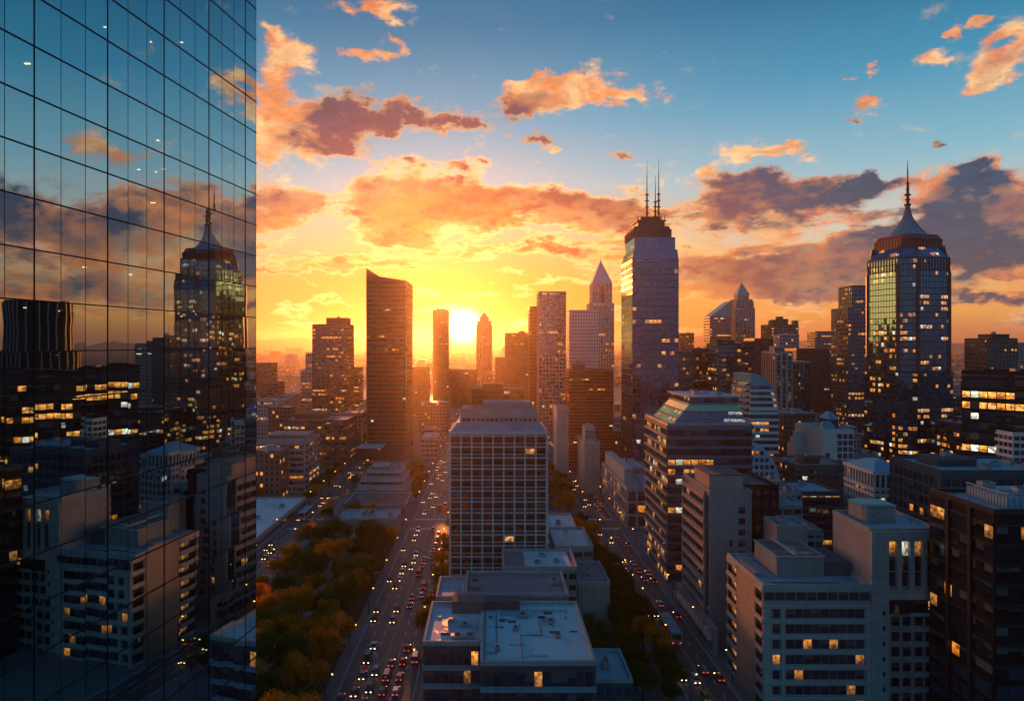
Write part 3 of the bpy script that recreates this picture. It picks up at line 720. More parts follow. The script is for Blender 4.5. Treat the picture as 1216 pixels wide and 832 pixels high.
def lattice_tower():
    x0, x1, y0, y1, z = -13.6, 19.3, 245., 275., 59.
    r = thing('lattice_tower', 'white-gridded office tower in the centre with red-brown windows and a stepped grey penthouse', 'tower', ((x0+x1)/2, 260, .15)); FOOT.append((x0-2, x1+2, y0-2, y1+2))
    MB().box(x0, x1, y0, y1, 0, z).build('wall', maroon, r)
    m, fh = 9, 3.75; w = (x1-x0)/m; cells = []; nf = 15
    for j in range(nf):
        zt = z-.9-j*fh
        for i in range(m): cells.append((x0+i*w+.35, x0+(i+1)*w-.35, y0-.06, y0+.1, zt-2.2, zt-.25))
    gw = glass('bronze_window', (.62, .34, .24), (.05, .018, .012), lit=.05, r0=.14, obj=True, jit=.03, warm=(1, .4, .1), power=.8)
    wins(r, None, cells, gw)
    fr = MB()
    for i in range(m+1):
        x = x0+i*w; fr.box(x-.24, x+.24, y0-.62, y0+.05, 0, z)
    for j in range(nf+1):
        zt = z-.35-j*fh
        for i in range(m): fr.box(x0+i*w+.24, x0+(i+1)*w-.24, y0-.42, y0+.03, zt-.33, zt)
        for i in range(m): fr.box(x0+i*w+.24, x0+(i+1)*w-.24, y0-.26, y0+.03, zt-2.72, zt-2.52)
    for sx in (x0, x1):
        k = 8; wy = (y1-y0)/k; a, b = (sx-.5, sx+.03) if sx < 0 else (sx-.03, sx+.5)
        for i in range(k+1): fr.box(a, b, y0+i*wy-.24+(.24 if i == 0 else 0), y0+i*wy+.24-(.24 if i == k else 0), 0, z)
        a, b = (sx-.36, sx+.03) if sx < 0 else (sx-.03, sx+.36)
        for j in range(nf+1): fr.box(a, b, y0+.3, y1-.3, z-.35-j*fh-.33, z-.35-j*fh)
    fr.build('lattice', conc_w, r)
    gs = MB()
    for j in range(nf):
        for sx in (x0, x1): gs.box(sx-.06, sx+.06, y0+.5, y1-.5, z-.9-j*fh-2.2, z-.9-j*fh-.25)
    gs.build('side_windows', g_red, r)
    MB().prism(rect(x0-.5, x1+.5, y0-.65, y1+.5), z, z+1.0).build('cornice', conc_w, r)
    MB().prism(rect(x0+.2, x1-.2, y0, y1), z+1., z+3.6, poly1=rect(x0+2.2, x1-2.2, y0+4.5, y1-4)).build('sloped_roof', roof_g, r)
    p = MB().prism(rect(x0+3, x1-2.5, y0+5.5, y1-6), z+3.0, z+8.2, poly1=rect(x0+3.4, x1-3, y0+7, y1-7)).build('penthouse', conc_p, r)
    MB().prism(rect(x0+10.5, x1-4, y0+7.5, y1-7), z+6, z+10.2, poly1=rect(x0+11, x1-4.6, y0+8.4, y1-8)).build('plant_room', conc, p)
    mb = MB()
    for i in range(16): mb.box(x0+4+i*1.65, x0+4.9+i*1.65, y0+5.35, y0+5.5+.2, z+4, z+4.9)
    mb.build('louvre', dmetal, p)
    duct(r, [(x0+1, y0+2.5, z+2.3), (x0+8, y0+2.5, z+2.3)], .15)
    for x in (x1-7, x1-9): MB().rod((x, 262, z+10), (x, 262, z+14), .07, .03).build('mast', dmetal, r)
lattice_tower()

# ---------------- right foreground: pale office slab with its taller wing
def band_slab():
    x0, x1, y0, y1, z = 66.3, 92.6, 174., 200., 30.6
    r = thing('office_building', 'pale concrete office block with long dark strip windows at the lower right', 'building', ((x0+x1)/2, 187, .15)); FOOT.append((x0-2, 112, 172, 202))
    MB().box(x0, x1, y0, y1, 0, z).build('wall', conc_p, r)
    fh = 3.72; cells = []; fr = MB()
    k = 10; w = (x1-x0-.6)/k
    for i in range(k): cells.append((x0+.3+i*w+.15, x0+.3+(i+1)*w-.1, y0-.02, y0+.15, z-2.9, z-.8))
    for j in range(1, 8):
        zt = z-1.25-j*fh
        cells.append((x0+2.4, x0+4.1, y0-.02, y0+.15, zt-2.2, zt))
        for i in range(9): cells.append((x0+5.6+i*2.12, x0+5.6+(i+1)*2.12-.1, y0-.02, y0+.15, zt-2.2, zt))
    wins(r, None, cells, g_win_l)
    for j in range(0, 8):
        zt = z-j*fh
        fr.box(x0-.15, x1, y0-.5, y0+.02, zt-1.05+(.3 if j == 0 else 0), zt-.02 if j else zt+.3)
    for xx, ww in ((x0+.9, 1.5), (x0+4.85, .75), (x0+25.6, 1.2)): fr.box(xx-ww/2, xx+ww/2, y0-.38, y0+.02, 0, z-3.6)
    fr.build('floor_bands', conc_l, r)
    # left side: blank panel with orange sunlight put into its colour, strip windows at each end
    sd = MB()
    for j in range(8):
        zt = z-1.25-j*fh
        sd.box(x0-.04, x0+.1, y0+.6, y0+4.4, zt-2.2, zt); sd.box(x0-.04, x0+.1, y1-7.5, y1-.5, zt-2.2, zt)
    sd.build('side_windows', g_dark, r)
    sb = MB()
    for j in range(9):
        zt = z+.25-j*fh
        sb.box(x0-.35, x0+.02, y0-.2, y0+4.6, zt-1.2, zt-.2); sb.box(x0-.35, x0+.02, y1-7.8, y1, zt-1.2, zt-.2)
    sb.build('side_bands', conc_l, r)
    MB().box(x0-.22, x0+.03, y0+4.9, y1-8, 0, z+.3).build('blank_panel', stone('sun_tinted_panel', (.46, .30, .22), .15, .6, .3, joints=3.72), r)
    roof_kit(r, rect(x0, x1, y0, y1), z, 3, None, roof_b, conc_l, 1., 21)
    mb = MB(); mb.box(x0+6.5, x0+18.5, y0+8, y1-3, z+.1, z+5.2); p = mb.build('plant_room', conc_p, r)
    MB().box(x0+6.2, x0+18.8, y0+7.7, y1-2.7, z+5.2, z+5.5).build('coping', conc_l, p)
    MB().box(x0+6.9, x0+18.1, y0+8.4, y1-3.4, z+5.5, z+5.6).build('deck', roof_d, p)
    MB().box(x0+11.2, x0+11.9, y0+8.3, y1-3.3, z+5.6, z+6).build('ridge', conc_l, p)
    MB().box(x0+18.9, x1-.6, y0+9, y1-4, z+.1, z+3.6).build('lift_room', conc_d, r)
    mb = MB()
    for i in range(22): mb.box(x0+6.9+i*.52, x0+7.15+i*.52, y0+7.9, y0+8.05, z+.4, z+5)
    mb.build('cladding_ribs', conc, p)
    MB().box(x0+1.3, x0+4.2, y0+9, y1-2, z+.1, z+1.0).build('duct', unitm, r)
    duct(r, [(x0+3, y0+3, z+.4), (x0+20, y0+3, z+.4)], .13, dmetal)
band_slab()
def tall_wing():
    x0, x1, y0, y1, z = 92.7, 109.6, 174.3, 193.6, 44.1
    r = thing('office_wing', 'taller pale stone wing with deep vertical windows beside the strip-windowed block', 'building', ((x0+x1)/2, 184, .15)); FOOT.append((x0-2, x1+2, 172, 196))
    MB().box(x0, x1, y0+.4, y1, 0, z).build('wall', conc_p, r)
    fr = MB(); fr.box(x0, x0+4.2, y0-.5, y0+.4, 0, z-2); fr.box(x0, x1, y0-.7, y0+.45, z-2, z+.3)
    for i in range(4): fr.box(x0+4.2+i*3.1+2.0, x0+4.2+(i+1)*3.1, y0-.5, y0+.45, z-14, z-2)
    fr.box(x0+4.2, x1, y0-.55, y0+.46, z-16.2, z-13.8)
    fr.build('frame', conc_l, r)
    cells = []
    for i in range(4):
        for j in range(3): cells.append((x0+4.4+i*3.1, x0+4.2+i*3.1+1.9, y0+.32, y0+.5, z-5.7-j*3.7, z-2.3-j*3.7))
    for j in range(8):
        zt = z-17-j*3.7
        for xx in (x0+5.2, x0+8.0, x0+10.9, x0+13.6): cells.append((xx, xx+1.9, y0+.30, y0+.5, zt-2.1, zt))
    wins(r, None, cells, g_win_l)
    bl = MB()
    for j in range(8):
        zt = z-16.2-j*3.7; bl.box(x0+9.6, x1-.3, y0-.6, y0+.42, zt-4.0, zt-3.2); 
    bl.build('balconies', conc_l, r)
    mb = MB()
    for j in range(6): mb.box(x0+2.6, x0+3.3, y0-.53, y0-.3, z-20-j*3.7, z-18.9-j*3.7)
    mb.build('small_windows', g_dark, r)
    MB().box(x0+4.3, x1-.2, y0-.4, y0+.38, z-16.4-3.2, z-16.3).build('lit_windows', g_warm, r)
    roof_kit(r, rect(x0, x1, y0+.4, y1), z, 2, None, roof_b, conc_l, 1., 22)
    p = MB().prism(chamfer(x0+2.6, x0+11.5, y0+8.5, y1-2.2, 1.), z+.1, z+4.4).build('plant_room', conc_p, r)
    MB().prism(chamfer(x0+2.4, x0+11.7, y0+8.3, y1-2.0, 1.), z+4.4, z+4.7, poly1=chamfer(x0+3, x0+11, y0+9, y1-2.6, 1.)).build('roof_cap', teal, p)
tall_wing()
simple_low('stair_tower', 'small pale concrete box just left of the taller stone wing', 82.5, 91.5, 206, 216, 37., conc_p, roof_g, None, 9, 1)

def black_block():
    x0, x1, y0, y1, z = 105.6, 150., 150., 172., 54.2
    r = thing('black_office_block', 'near-black glass office block at the lower right corner with a bluish flat roof', 'building', ((x0+x1)/2, 161, .15)); FOOT.append((x0-2, x1+2, y0-2, y1+2))
    MB().box(x0, x1, y0, y1, 0, z).build('wall', black, r)
    cells = []; fh = 4.2; cols = MB()
    for j in range(12):
        zt = z-2.6-j*fh
        for i in range(8): cells.append((x0-.05, x0+.06, y0+.4+i*2.68, y0+.4+(i+1)*2.68-.25, zt-2.6, zt))
        for i in range(5): cells.append((x0+.5+i*2.6, x0+.5+(i+1)*2.6-.2, y0-.05, y0+.06, zt-2.6, zt))
    cells.sort(key=lambda c: -c[4])
    gb_ = glass('black_window', (.22, .45, .58), (.01, .013, .016), lit=.09, r0=.03, obj=True, jit=.035)
    wins(r, None, cells, gb_)
    sl = MB()
    for j in range(13):
        zt = z-2.2-j*fh
        sl.box(x0-.4, x0+.02, y0+.2, y1-.2, zt-.15, zt+.2); sl.box(x0+.3, x1, y0-.4, y0+.02, zt-.15, zt+.2)
    for yy in (y0+7, y0+14.5): sl.box(x0-.7, x0+.02, yy-.5, yy+.5, 0, z)
    for xx in (x0+7.6, x0+20): sl.box(xx-.5, xx+.5, y0-.7, y0+.02, 0, z)
    sl.build('sills', dmetal, r)
    roof_kit(r, rect(x0, x1, y0, y1), z, 0, None, roof_b, dmetal, 1.2, 31)
    mb = MB(); mb.box(x0+6.5, x1-6, y0+5, y1-3.5, z+.1, z+2.4); p = mb.build('plant_deck', roof_b, r)
    fn = MB()
    for i in range(26): fn.box(x0+6.6+i*1.3, x0+6.75+i*1.3, y0+4.85, y0+5.0, z+.2, z+3.2)
    for i in range(14): fn.box(x0+6.35, x0+6.5, y0+5+i*1., y0+5.12+i*1., z+.2, z+3.2)
    fn.box(x0+6.3, x1-6, y0+4.8, y0+5.05, z+3.1, z+3.35); fn.box(x0+6.3, x0+6.55, y0+5.05, y1-3.5, z+3.1, z+3.35)
    fn.build('screen_fence', steel, r)
    for x, y in ((118, 159), (123, 162), (128, 158), (134, 163), (115, 166)): air_unit(r, x, y, z+2.4, 3, 2.2, 1.5)
    duct(r, [(114, 157.5, z+2.9), (140, 157.5, z+2.9)], .25); duct(r, [(114, 160.5, z+2.9), (127, 160.5, z+2.9), (127, 166, z+2.9)], .25)
black_block()

def slab_mid():
    x0, x1, y0, y1, z = 66., 78.6, 215., 244., 45.
    r = thing('apartment_tower', 'slim pale concrete tower by the right avenue with an orange-lit rooftop box', 'tower', ((x0+x1)/2, 229, .15)); FOOT.append((x0-2, 92, y0-2, y1+2))
    MB().box(x0, x1, y0, y1, 0, z).build('wall', conc, r)
    cells = [(x0+8.6, x0+10.6, y0-.05, y0+.1, z-4-j*3.3-1.9, z-4-j*3.3) for j in range(11)]+[(x0+5.8, x0+6.8, y0-.05, y0+.1, z-4-j*3.3-1.9, z-4-j*3.3) for j in range(3, 11)]
    for j in range(11):
        for i in range(7): cells.append((x0-.05, x0+.1, y0+5+i*3.4, y0+5+i*3.4+3., z-2.8-j*3.7-2.2, z-2.8-j*3.7))
    wins(r, None, cells, g_win)
    bb = MB()
    for j in range(12): bb.box(x0-.75, x0+.02, y0+4.6, y1, z-1.2-j*3.7-1.5, z-1.2-j*3.7-.3)
    for yy in (y0+4.3, y1-.3): bb.box(x0-.6, x0+.02, yy-.3, yy+.3, 4, z)
    bb.build('balconies', conc_p, r)
    MB().box(x0-.12, x0+.05, y0+.8, y0+4.0, 4, z-1).build('stair_window', g_dark, r)
    roof_kit(r, rect(x0, x1, y0, y1), z, 1, None, roof_d, conc, 1., 41)
    p = MB().box(x0+1.2, x1-1., y0+4.5, y1-9, z+.1, z+4.6).build('plant_room', stone('sun_tinted_render', (.52, .33, .25), .15), r)  # the sun's orange on this box is put into its base colour
    MB().box(x0+1, x1-.8, y0+4.3, y1-8.8, z+4.6, z+4.9).build('coping', roof_d, p)
    # podium with a canopy along the pavement
    MB().box(x0-1.6, x0+.0, y0-8, y1+4, 0, 7.5).build('podium', conc_p, r)
    mb = MB()
    for i in range(9): mb.box(x0-1.68, x0-1.5, y0-7+i*4.4, y0-3.6+i*4.4, 1, 6)
    mb.build('shop_window', g_lit, r)
    for k in range(2): MB().box(x0-2.6-k*.4, x0-1.5, y0-8.3, y1+4.3, 7.5-k*3.2, 7.75-k*3.2).build('canopy', steel, r)
slab_mid()
tower('black_slab_tower', 'matt black slab standing right behind the slim pale concrete tower', [(rect(79.2, 88.8, 221, 246), 0, 45.5)], g_none, black, 3.8, 2.4, (1.6, .2), (2.4, .7, .35), seed=43, rn=2, pent=None, rm=roof_d, pm=black)
simple_low('office_building', 'grey concrete block with ribbed floors right of the matt black slab', 89.5, 98.5, 226, 246, 39., conc, roof_g, (3.6, 1.6, 2.4), 44, 2)
# ================================================================ the towers
def fp(px0, px1, D, depth): return rect(XX(px0, D), XX(px1, D), D, D+depth)
def antenna(root, x, y, z0, z1, r=.5, name='antenna', rings=3, mat=None):
    mb = MB(); L = z1-z0
    mb.rod((x, y, z0), (x, y, z0+L*.45), r, r*.8); mb.rod((x, y, z0+L*.45), (x, y, z0+L*.75), r*.55, r*.4); mb.rod((x, y, z0+L*.75), (x, y, z1), r*.3, r*.12)
    for i in range(rings): zz = z0+L*(.12+.3*i/max(1, rings-1)); mb.rod((x, y, zz), (x, y, zz+.5), r*2.1, n=10)
    return mb.build(name, mat or dmetal, root)

# central tower with three antennas
bluesp2 = plain('blue_grey_metal', (.11, .15, .19), .45, .0, .4); bluesp = plain('blue_spandrel', (.035, .075, .12), .3, .0, .5)
def central():
    x0, x1, y0, y1 = 88., 116.6, 443., 479.; D = 443
    z1, z2, z3, z4 = ZZ(296, D), ZZ(281, D), ZZ(267, D), ZZ(260, D)
    main = [(x0, y0), (x1, y0), (x1, y1), (x0, y1)]
    r = tower('antenna_tower', 'tallest central blue glass tower with a stepped dark crown and three antennas',
          [(main, 0, z1-6)], g_blue, bluesp, 3.9, 2.6, (.55, .16), (2.6, .16, .13), roofs=False, split=True)
    up = MB(); up.prism(main, z1-6, z1, cell=(2.6, 3.9), poly1=rect(x0+1.2, x1-.5, y0+.8, y1-1)); up.build('shoulder', g_blue, r)
    t2 = rect(x0+1.8, x1-1.5, y0+2, y1-3); t3 = rect(x0-.2+1.6, x1-3.6, y0+4, y1-5); t4 = rect(x0+5.2, x1-6.6, y0+8, y1-9)
    MB().prism(t2, z1, z2, cell=(2.6, 3.9)).build('upper_storeys', g_blue, r)
    q = MB(); q.prism(t3, z2, z3-2.5, cell=(2.6, 3.9)); q.prism(t3, z3-2.5, z3, poly1=grow(t3, -1.2)); q.build('crown', maroon, r)
    pp = MB(); pier_set(pp, t3, z2, z3-2.5, 2.2, .35, .35); band_ring(pp, t3, z3-3, z3-2.4, .5); pp.build('crown_fins', brown, r)
    MB().prism(t4, z3, z4, cell=(2.6, 3.9)).build('crown_top', maroon, r)
    pl = MB(); pl.prism(grow(t4, .8), z4, z4+.8, bot=True); pl.prism(grow(t4, -2), z4+.8, z4+3.2); pl.build('platform', dmetal, r)
    rr = random.Random(4); xs = [p[0] for p in t4]; ys = [p[1] for p in t4]
    for i in range(9):
        x = min(xs)+(max(xs)-min(xs))*i/8; MB().rod((x, min(ys)-.4, z4+.8), (x, min(ys)-.4, z4+2+2*rr.random()), .22, n=6).build('small_mast', dmetal, r)
    for px, py, yy in ((768.3, 190, 452), (778.2, 208, 458), (782.2, 188, 454)): antenna(r, XX(px, yy), yy, z4+.5, ZZ(py, yy), .62, rings=4)
    for i in range(3): MB().box(XX(767+i*7, 449)-.15, XX(767+i*7, 449)+.15, 449, 449.3, z4+3.2, z4+3.6).build('beacon', redm, r)
central()
p = tower('podium_building', 'low stone podium along the right avenue at the foot of the central tower', [(rect(66.6, 90, 348, 425), 0, 19)], g_band, conc_l, 6.2, 5., (1.3, .35), (5., 1.1, .5), cat='building', seed=50, rn=6, pent=(.2, .7, .5, .9, 4), rm=roof_g)
MB().prism(rect(67.5, 72, 360, 420), 19.2, 27, cell=(4, 4)).build('upper_wing', conc_l, p)

# office block with the golden sloped top
def sloped_office():
    x0, x1, y0, y1 = 67., 98.8, 270., 308.; zm = 59.2
    r = tower('sloped_top_office', 'dark banded glass office block by the right avenue with a sloping upper part',
          [(rect(x0, x1, y0, y1), 0, zm)], g_band, bluesp2, 3.6, 2.8, (1.1, .45), None, roofs=False, split=True, seed=51)
    sb = MB()
    for j in range(16): sb.box(x0-.75, x0-.46, y0-.3, y1+.3, .3+j*3.6, 1.1+j*3.6)
    sb.build('side_fins', conc_p, r)
    lo, hi = rect(x0+2.5, x1-1.2, y0+2., y1-2), rect(x0+9.5, x1-3.5, y0+4.5, y1-4)
    MB().prism(grow(rect(x0, x1, y0, y1), -.2), zm, zm+.15).build('terrace', roof_g, r); parapet(r, rect(x0, x1, y0, y1), zm, .9, mat=steel)
    gold = glass('glass_amber_roof', (.9, .72, .45), (.05, .03, .02), lit=0, r0=.45, rough=.12, jit=.01)
    for k in range(3):
        f0, f1 = k/3, (k+1)/3; L = lambda f: [(a[0]+(b[0]-a[0])*f, a[1]+(b[1]-a[1])*f) for a, b in zip(lo, hi)]
        MB().prism(L(f0), zm+8*f0, zm+8*f1-.5, cell=(2.8, 3.6), poly1=L(f1-.03)).build('sloped_glazing', gold if k == 2 else g_band, r)
        MB().prism(grow(L(f1), .5), zm+8*f1-.5, zm+8*f1-.02, bot=True).build('slope_band', steel, r)
    MB().prism(hi, zm+8, zm+10.2, cell=(2.8, 3.6)).build('top_storey', g_band, r)
    MB().prism(grow(hi, 1.), zm+10.2, zm+10.7, bot=True).build('roof', roof_b, r)
    for x, y in ((82, 285), (87, 290), (90, 282), (84, 295)): air_unit(r, x, y, zm+10.7, 2.6, 2, 1.2)
sloped_office()

# banded tower with the curved blue top
def dome_tower():
    x0, x1, y0, y1 = 145.6, 161., 400., 428.; zb, zt = ZZ(486, 400), ZZ(444, 400)
    r = tower('curved_top_tower', 'white and blue banded tower with a curved blue roof peaking at its left', [(rect(x0, x1, y0, y1), 0, zb)], g_blue2, conc_w, 3.6, 2.6, (1.5, .3), None, roofs=False, seed=52)
    hh = zt-zb; W = x1-x0; wd = lambda z: W*math.sqrt(max(0., 1-((z-zb)/(hh+.5))**2)); n = 6
    lb = lambda z: 4.5*math.sqrt(max(0., 1-(max(0, z-zb+14)/(hh+15))**2))
    for j in range(n):
        za, zc = zb+hh*j/n, zb+hh*(j+1)/n
        A, B_ = rect(x0, x0+wd(za), y0, y1), rect(x0, x0+max(.6, wd(zc)), y0, y1)
        MB().prism(A, za, zc, cell=(2.6, 3.6), poly1=B_, mi=0).build('curved_storey', g_blue2 if j < 4 else blueroof, r)
        if j < 4: MB().prism(grow(A, .3), za, za+1.4, bot=True, poly1=grow(rect(x0, x0+wd(za+1.4), y0, y1), .3)).build('curved_band', conc_w, r)
    c = MB(); m = 14
    for j in range(m):
        za, zc = zb+hh*j/m, zb+hh*(j+1)/m; c.face([(x0+wd(za)+.35, y0-.4, za), (x0+wd(za)+.35, y1+.4, za), (x0+wd(zc)+.35, y1+.4, zc), (x0+wd(zc)+.35, y0-.4, zc)])
        c.face([(x0+wd(za)-.9, y0-.4, za), (x0+wd(za)+.35, y0-.4, za), (x0+wd(zc)+.35, y0-.4, zc), (x0+max(wd(zc), 1)-.9, y0-.4, zc)])
    c.build('curved_roof', blueroof, r)
    l = MB(); lw = MB(); K = int((zt-2)/3.6)
    for j in range(K):
        za = j*3.6; f = lambda z: [(x0-max(lb(z), .2), y0+4), (x0-.02, y0+.2), (x0-.02, y1-.2), (x0-max(lb(z), .2), y1-4)]
        l.prism(f(za), za, za+1.7, poly1=f(za+1.7), bot=True); lw.prism(grow(f(za+1.7), -.25), za+1.7, za+3.6, cell=(3, 3.6), poly1=grow(f(za+3.6), -.25))
    l.build('left_bay', conc_p, r); lw.build('bay_windows', g_dark, r)
    MB().rod((x0, y0+2, zt-1), (x0, y0+2, zt+5), .12, .05, 6).build('mast', dmetal, r)
dome_tower()

def quarter_curve():
    x0, y0, y1, w, h = XX(889, 336), 336., 362., 16., ZZ(524, 336)
    r = thing('curved_facade_building', 'pale blue building with a quarter-round outline and square windows, below the banded curved-top tower', 'building', (x0+6, 350, .15)); FOOT.append((x0-2, x0+w+4, y0-2, y1+2))
    prof = [(0, 0), (0, h)]+[(w*sin(a), h*(.35+.65*cos(a))) for a in [pi/2*i/10 for i in range(1, 11)]]+[(w, 0)]
    mb = MB()
    for i in range(1, len(prof)-1):
        (a, za), (b, zb) = prof[i], prof[i+1]; mb.face([(x0+a, y0, za), (x0+b, y0, zb), (x0+b, y1, zb), (x0+a, y1, za)])
    mb.face([(x0+a, y0, z) for a, z in reversed(prof)]); mb.face([(x0+a, y1, z) for a, z in prof]); mb.face([(x0, y0, 0), (x0, y0, h), (x0, y1, h), (x0, y1, 0)])
    mb.build('wall', stone('blue_white_render', (.34, .52, .62), .15), r)
    cells = []
    for j in range(12):
        z = 1.5+j*3.3
        wx = w if z < h*.35 else w*math.sqrt(max(0, 1-((z+2-h*.35)/(h*.65))**2))
        i = 0
        while i*2.4+2.2 < wx-.4: cells.append((x0+.6+i*2.4, x0+2.2+i*2.4, y0-.05, y0+.1, z, z+1.9)); i += 1
    wins(r, None, cells, g_win_l)
quarter_curve()

# twin spired glass tower at the right
def spire_tower():
    Cx, Cy = 262.6, 450.; b = radians(15); el, er = Vector((-sin(b), cos(b))), Vector((cos(b), sin(b)))
    s = 37.
    Cn = Vector((Cx, Cy))
    def sq(inset, c=7.5):
        o = Cn+(el+er)*inset; L = s-2*inset
        A, Rr, T, Lf = o, o+er*L, o+er*L+el*L, o+el*L
        return [tuple(q) for q in (A+er*c, Rr-er*c*.55, Rr+el*c*.55, T-el*c*.55, T-er*c*.55, Lf+er*c*.55, Lf-el*c*.55, A+el*c)]
    D = 466; z0, z1 = 72., ZZ(306, 458); lo, up = sq(-1.3), sq(0.)
    m = sum((Vector(p) for p in up), Vector((0, 0)))/8
    r = tower('spire_tower', 'big octagonal blue glass tower at the right with a conical roof and tall spire',
          [(lo, 0, z0), (up, z0, z1)], g_blue2, dmetal, 3.8, 2.4, (.5, .15), (2.4, .14, .12), roofs=False, split=True, seed=53)
    MB().prism(grow(lo, .1), z0-.2, z0+.5, poly1=grow(up, .2)).build('setback', dmetal, r)
    # dark angled frames beside the chamfers
    for i, (k, sgn) in enumerate(((0, 1), (7, 1), (1, 1), (6, 1))):
        p = Vector(up[k]); n_ = (p-m).normalized(); a = n_*.9; tt = Vector((-n_.y, n_.x))*1.1
        mb = MB(); P = [p-tt-a, p+tt-a, p+tt+a, p-tt+a]
        ctr = sum(P, Vector((0, 0)))/4; ar = sum(P[i].x*P[(i+1) % 4].y-P[(i+1) % 4].x*P[i].y for i in range(4)); P = P if ar > 0 else P[::-1]
        mb.prism([tuple(q) for q in P], 0, z1-10); mb.prism([tuple(q) for q in P], z1-10, z1+8, poly1=[tuple(q-n_*3.4) for q in P]); mb.build('corner_frame', maroon, r)
    c1 = grow(up, -4.2); c2 = grow(up, -6.4)
    sh = MB(); sh.prism(up, z1, z1+7, cell=(2.4, 3.8), poly1=grow(up, -3.2)); sh.build('sloped_shoulder', g_blue2, r)
    sf = MB(); pier_set(sf, grow(up, .1), z1-9, z1+.3, 2.4, .5, .35); band_ring(sf, grow(up, -3.2), z1+6.6, z1+7.4, .5); band_ring(sf, up, z1-.4, z1+.3, .5); sf.build('shoulder_frame', maroon, r)
    z1 += 7.2
    q = MB(); q.prism(c1, z1, z1+5., cell=(2.4, 3.8)); q.prism(c1, z1+5, z1+8.5, poly1=c2); q.build('crown', redbr, r)
    pp = MB(); pier_set(pp, c1, z1, z1+5.2, 2.4, .4, .35); band_ring(pp, c1, z1+4.6, z1+5.3, .6); pp.build('crown_fins', maroon, r)
    zz = z1+8.5; N = 20; rad0 = 11.2; mb = MB(); cx, cy_ = m.x, m.y
    prof = [(rad0, 0), (rad0*.97, 1), (rad0*.66, 5.0), (rad0*.42, 9.), (rad0*.24, 13.), (rad0*.15, 17.), (1.2, 21.)]
    rings = [[(cx+a*cos(2*pi*i/N), cy_+a*sin(2*pi*i/N), zz+h) for i in range(N)] for a, h in prof]
    for A, B_ in zip(rings, rings[1:]):
        for i in range(N): mb.face([A[i], A[(i+1) % N], B_[(i+1) % N], B_[i]])
    mb.build('conical_roof', blueroof, r)
    rb = MB()
    for i in range(N):
        for (a, h), (c, g) in zip(prof, prof[1:]):
            t_ = 2*pi*i/N; rb.rod((cx+a*cos(t_), cy_+a*sin(t_), zz+h+.1), (cx+c*cos(t_), cy_+c*sin(t_), zz+g+.1), .16, n=4)
    rb.build('roof_ribs', redbr, r)
    ztop = ZZ(190, m.y); zs = zz+19; L = ztop-zs
    sp = MB(); sp.rod((cx, cy_, zs), (cx, cy_, zs+L*.5), 1.2, .8, 10); sp.rod((cx, cy_, zs+L*.5), (cx, cy_, zs+L*.8), .55, .4, 8); sp.rod((cx, cy_, zs+L*.8), (cx, cy_, ztop), .3, .1, 6); sp.build('spire', dmetal, r)
    for f, w in ((.05, 2.3), (.16, 1.7), (.26, 2.1), (.38, 1.2), (.5, 1.0)):
        MB().rod((cx, cy_, zs+L*f), (cx, cy_, zs+L*f+.9), w, w*.9, 12).build('spire_ring', dmetal, r)
    return r
spire_tower()
st = tower('stepped_tower', 'slim dark stepped tower just left of the big spired tower', [(fp(1007, 1030, 620, 30), 0, ZZ(366, 620)), (fp(1012, 1030, 622, 24), ZZ(366, 620), ZZ(340, 620))], g_lit, conc_d, 3.7, 2.6, (1., .25), (3., .6, .3), seed=54, rn=1, pent=None)

# right background group
tower('brick_office_tower', 'tan brick office tower with regular small windows at the right edge', [(fp(1172, 1208, 560, 26), 0, ZZ(403, 560))], g_dark, brown, 3.6, 2.6, (1.5, .3), (2.6, .9, .32), seed=55, rn=2, pent=(.3, .9, .2, .8, 4))
tower('brick_office_tower', 'shorter tan block stepping down left of the brick office tower at the right edge', [(fp(1160, 1176, 540, 18), 0, ZZ(455, 540))], g_dark, brown, 3.6, 2.6, (1.5, .3), (2.6, .9, .32), seed=56, rn=2, pent=None)
tower('grey_slab_tower', 'plain grey slab standing behind the brick office tower at the right edge', [(fp(1206, 1250, 600, 26), 0, ZZ(408, 600))], g_dark, conc_p, 3.6, 3., (1.5, .3), (3., .9, .32), seed=57, rn=2, pent=None)
tower('wide_office_block', 'wide dark low office block with orange reflections below the brick office tower', [(fp(1140, 1250, 420, 34), 0, ZZ(505, 420))], g_lit, dmetal, 3.8, 3., (.9, .3), (6., .5, .4), seed=58, rn=6, pent=(.2, .6, .3, .7, 3.), rm=roof_b)
tower('low_office_block', 'small tan low block left of the brick towers at the right edge', [(fp(1136, 1154, 520, 20), 0, ZZ(488, 520))], g_lit, brown, 3.6, 2.6, (1.4, .3), (3, .7, .32), seed=59, rn=1, pent=None)
tower('roof_terrace_block', 'wide bluish-roofed low block behind the black office block at the right edge', [(fp(1118, 1260, 235, 30), 0, ZZ(562, 235))], g_dark, conc_d, 3.8, 3., (1., .3), (3, .5, .32), seed=60, rn=9, pent=(.15, .5, .4, .8, 2.5), rm=roof_b)
tower('white_edge_tower', 'pale balconied block cut by the right edge of the view', [(fp(1203, 1260, 330, 24), 0, ZZ(516, 330))], g_dark, conc_w, 3.4, 3., (1.3, .5), (3, .4, .32), seed=61, rn=2, pent=None)

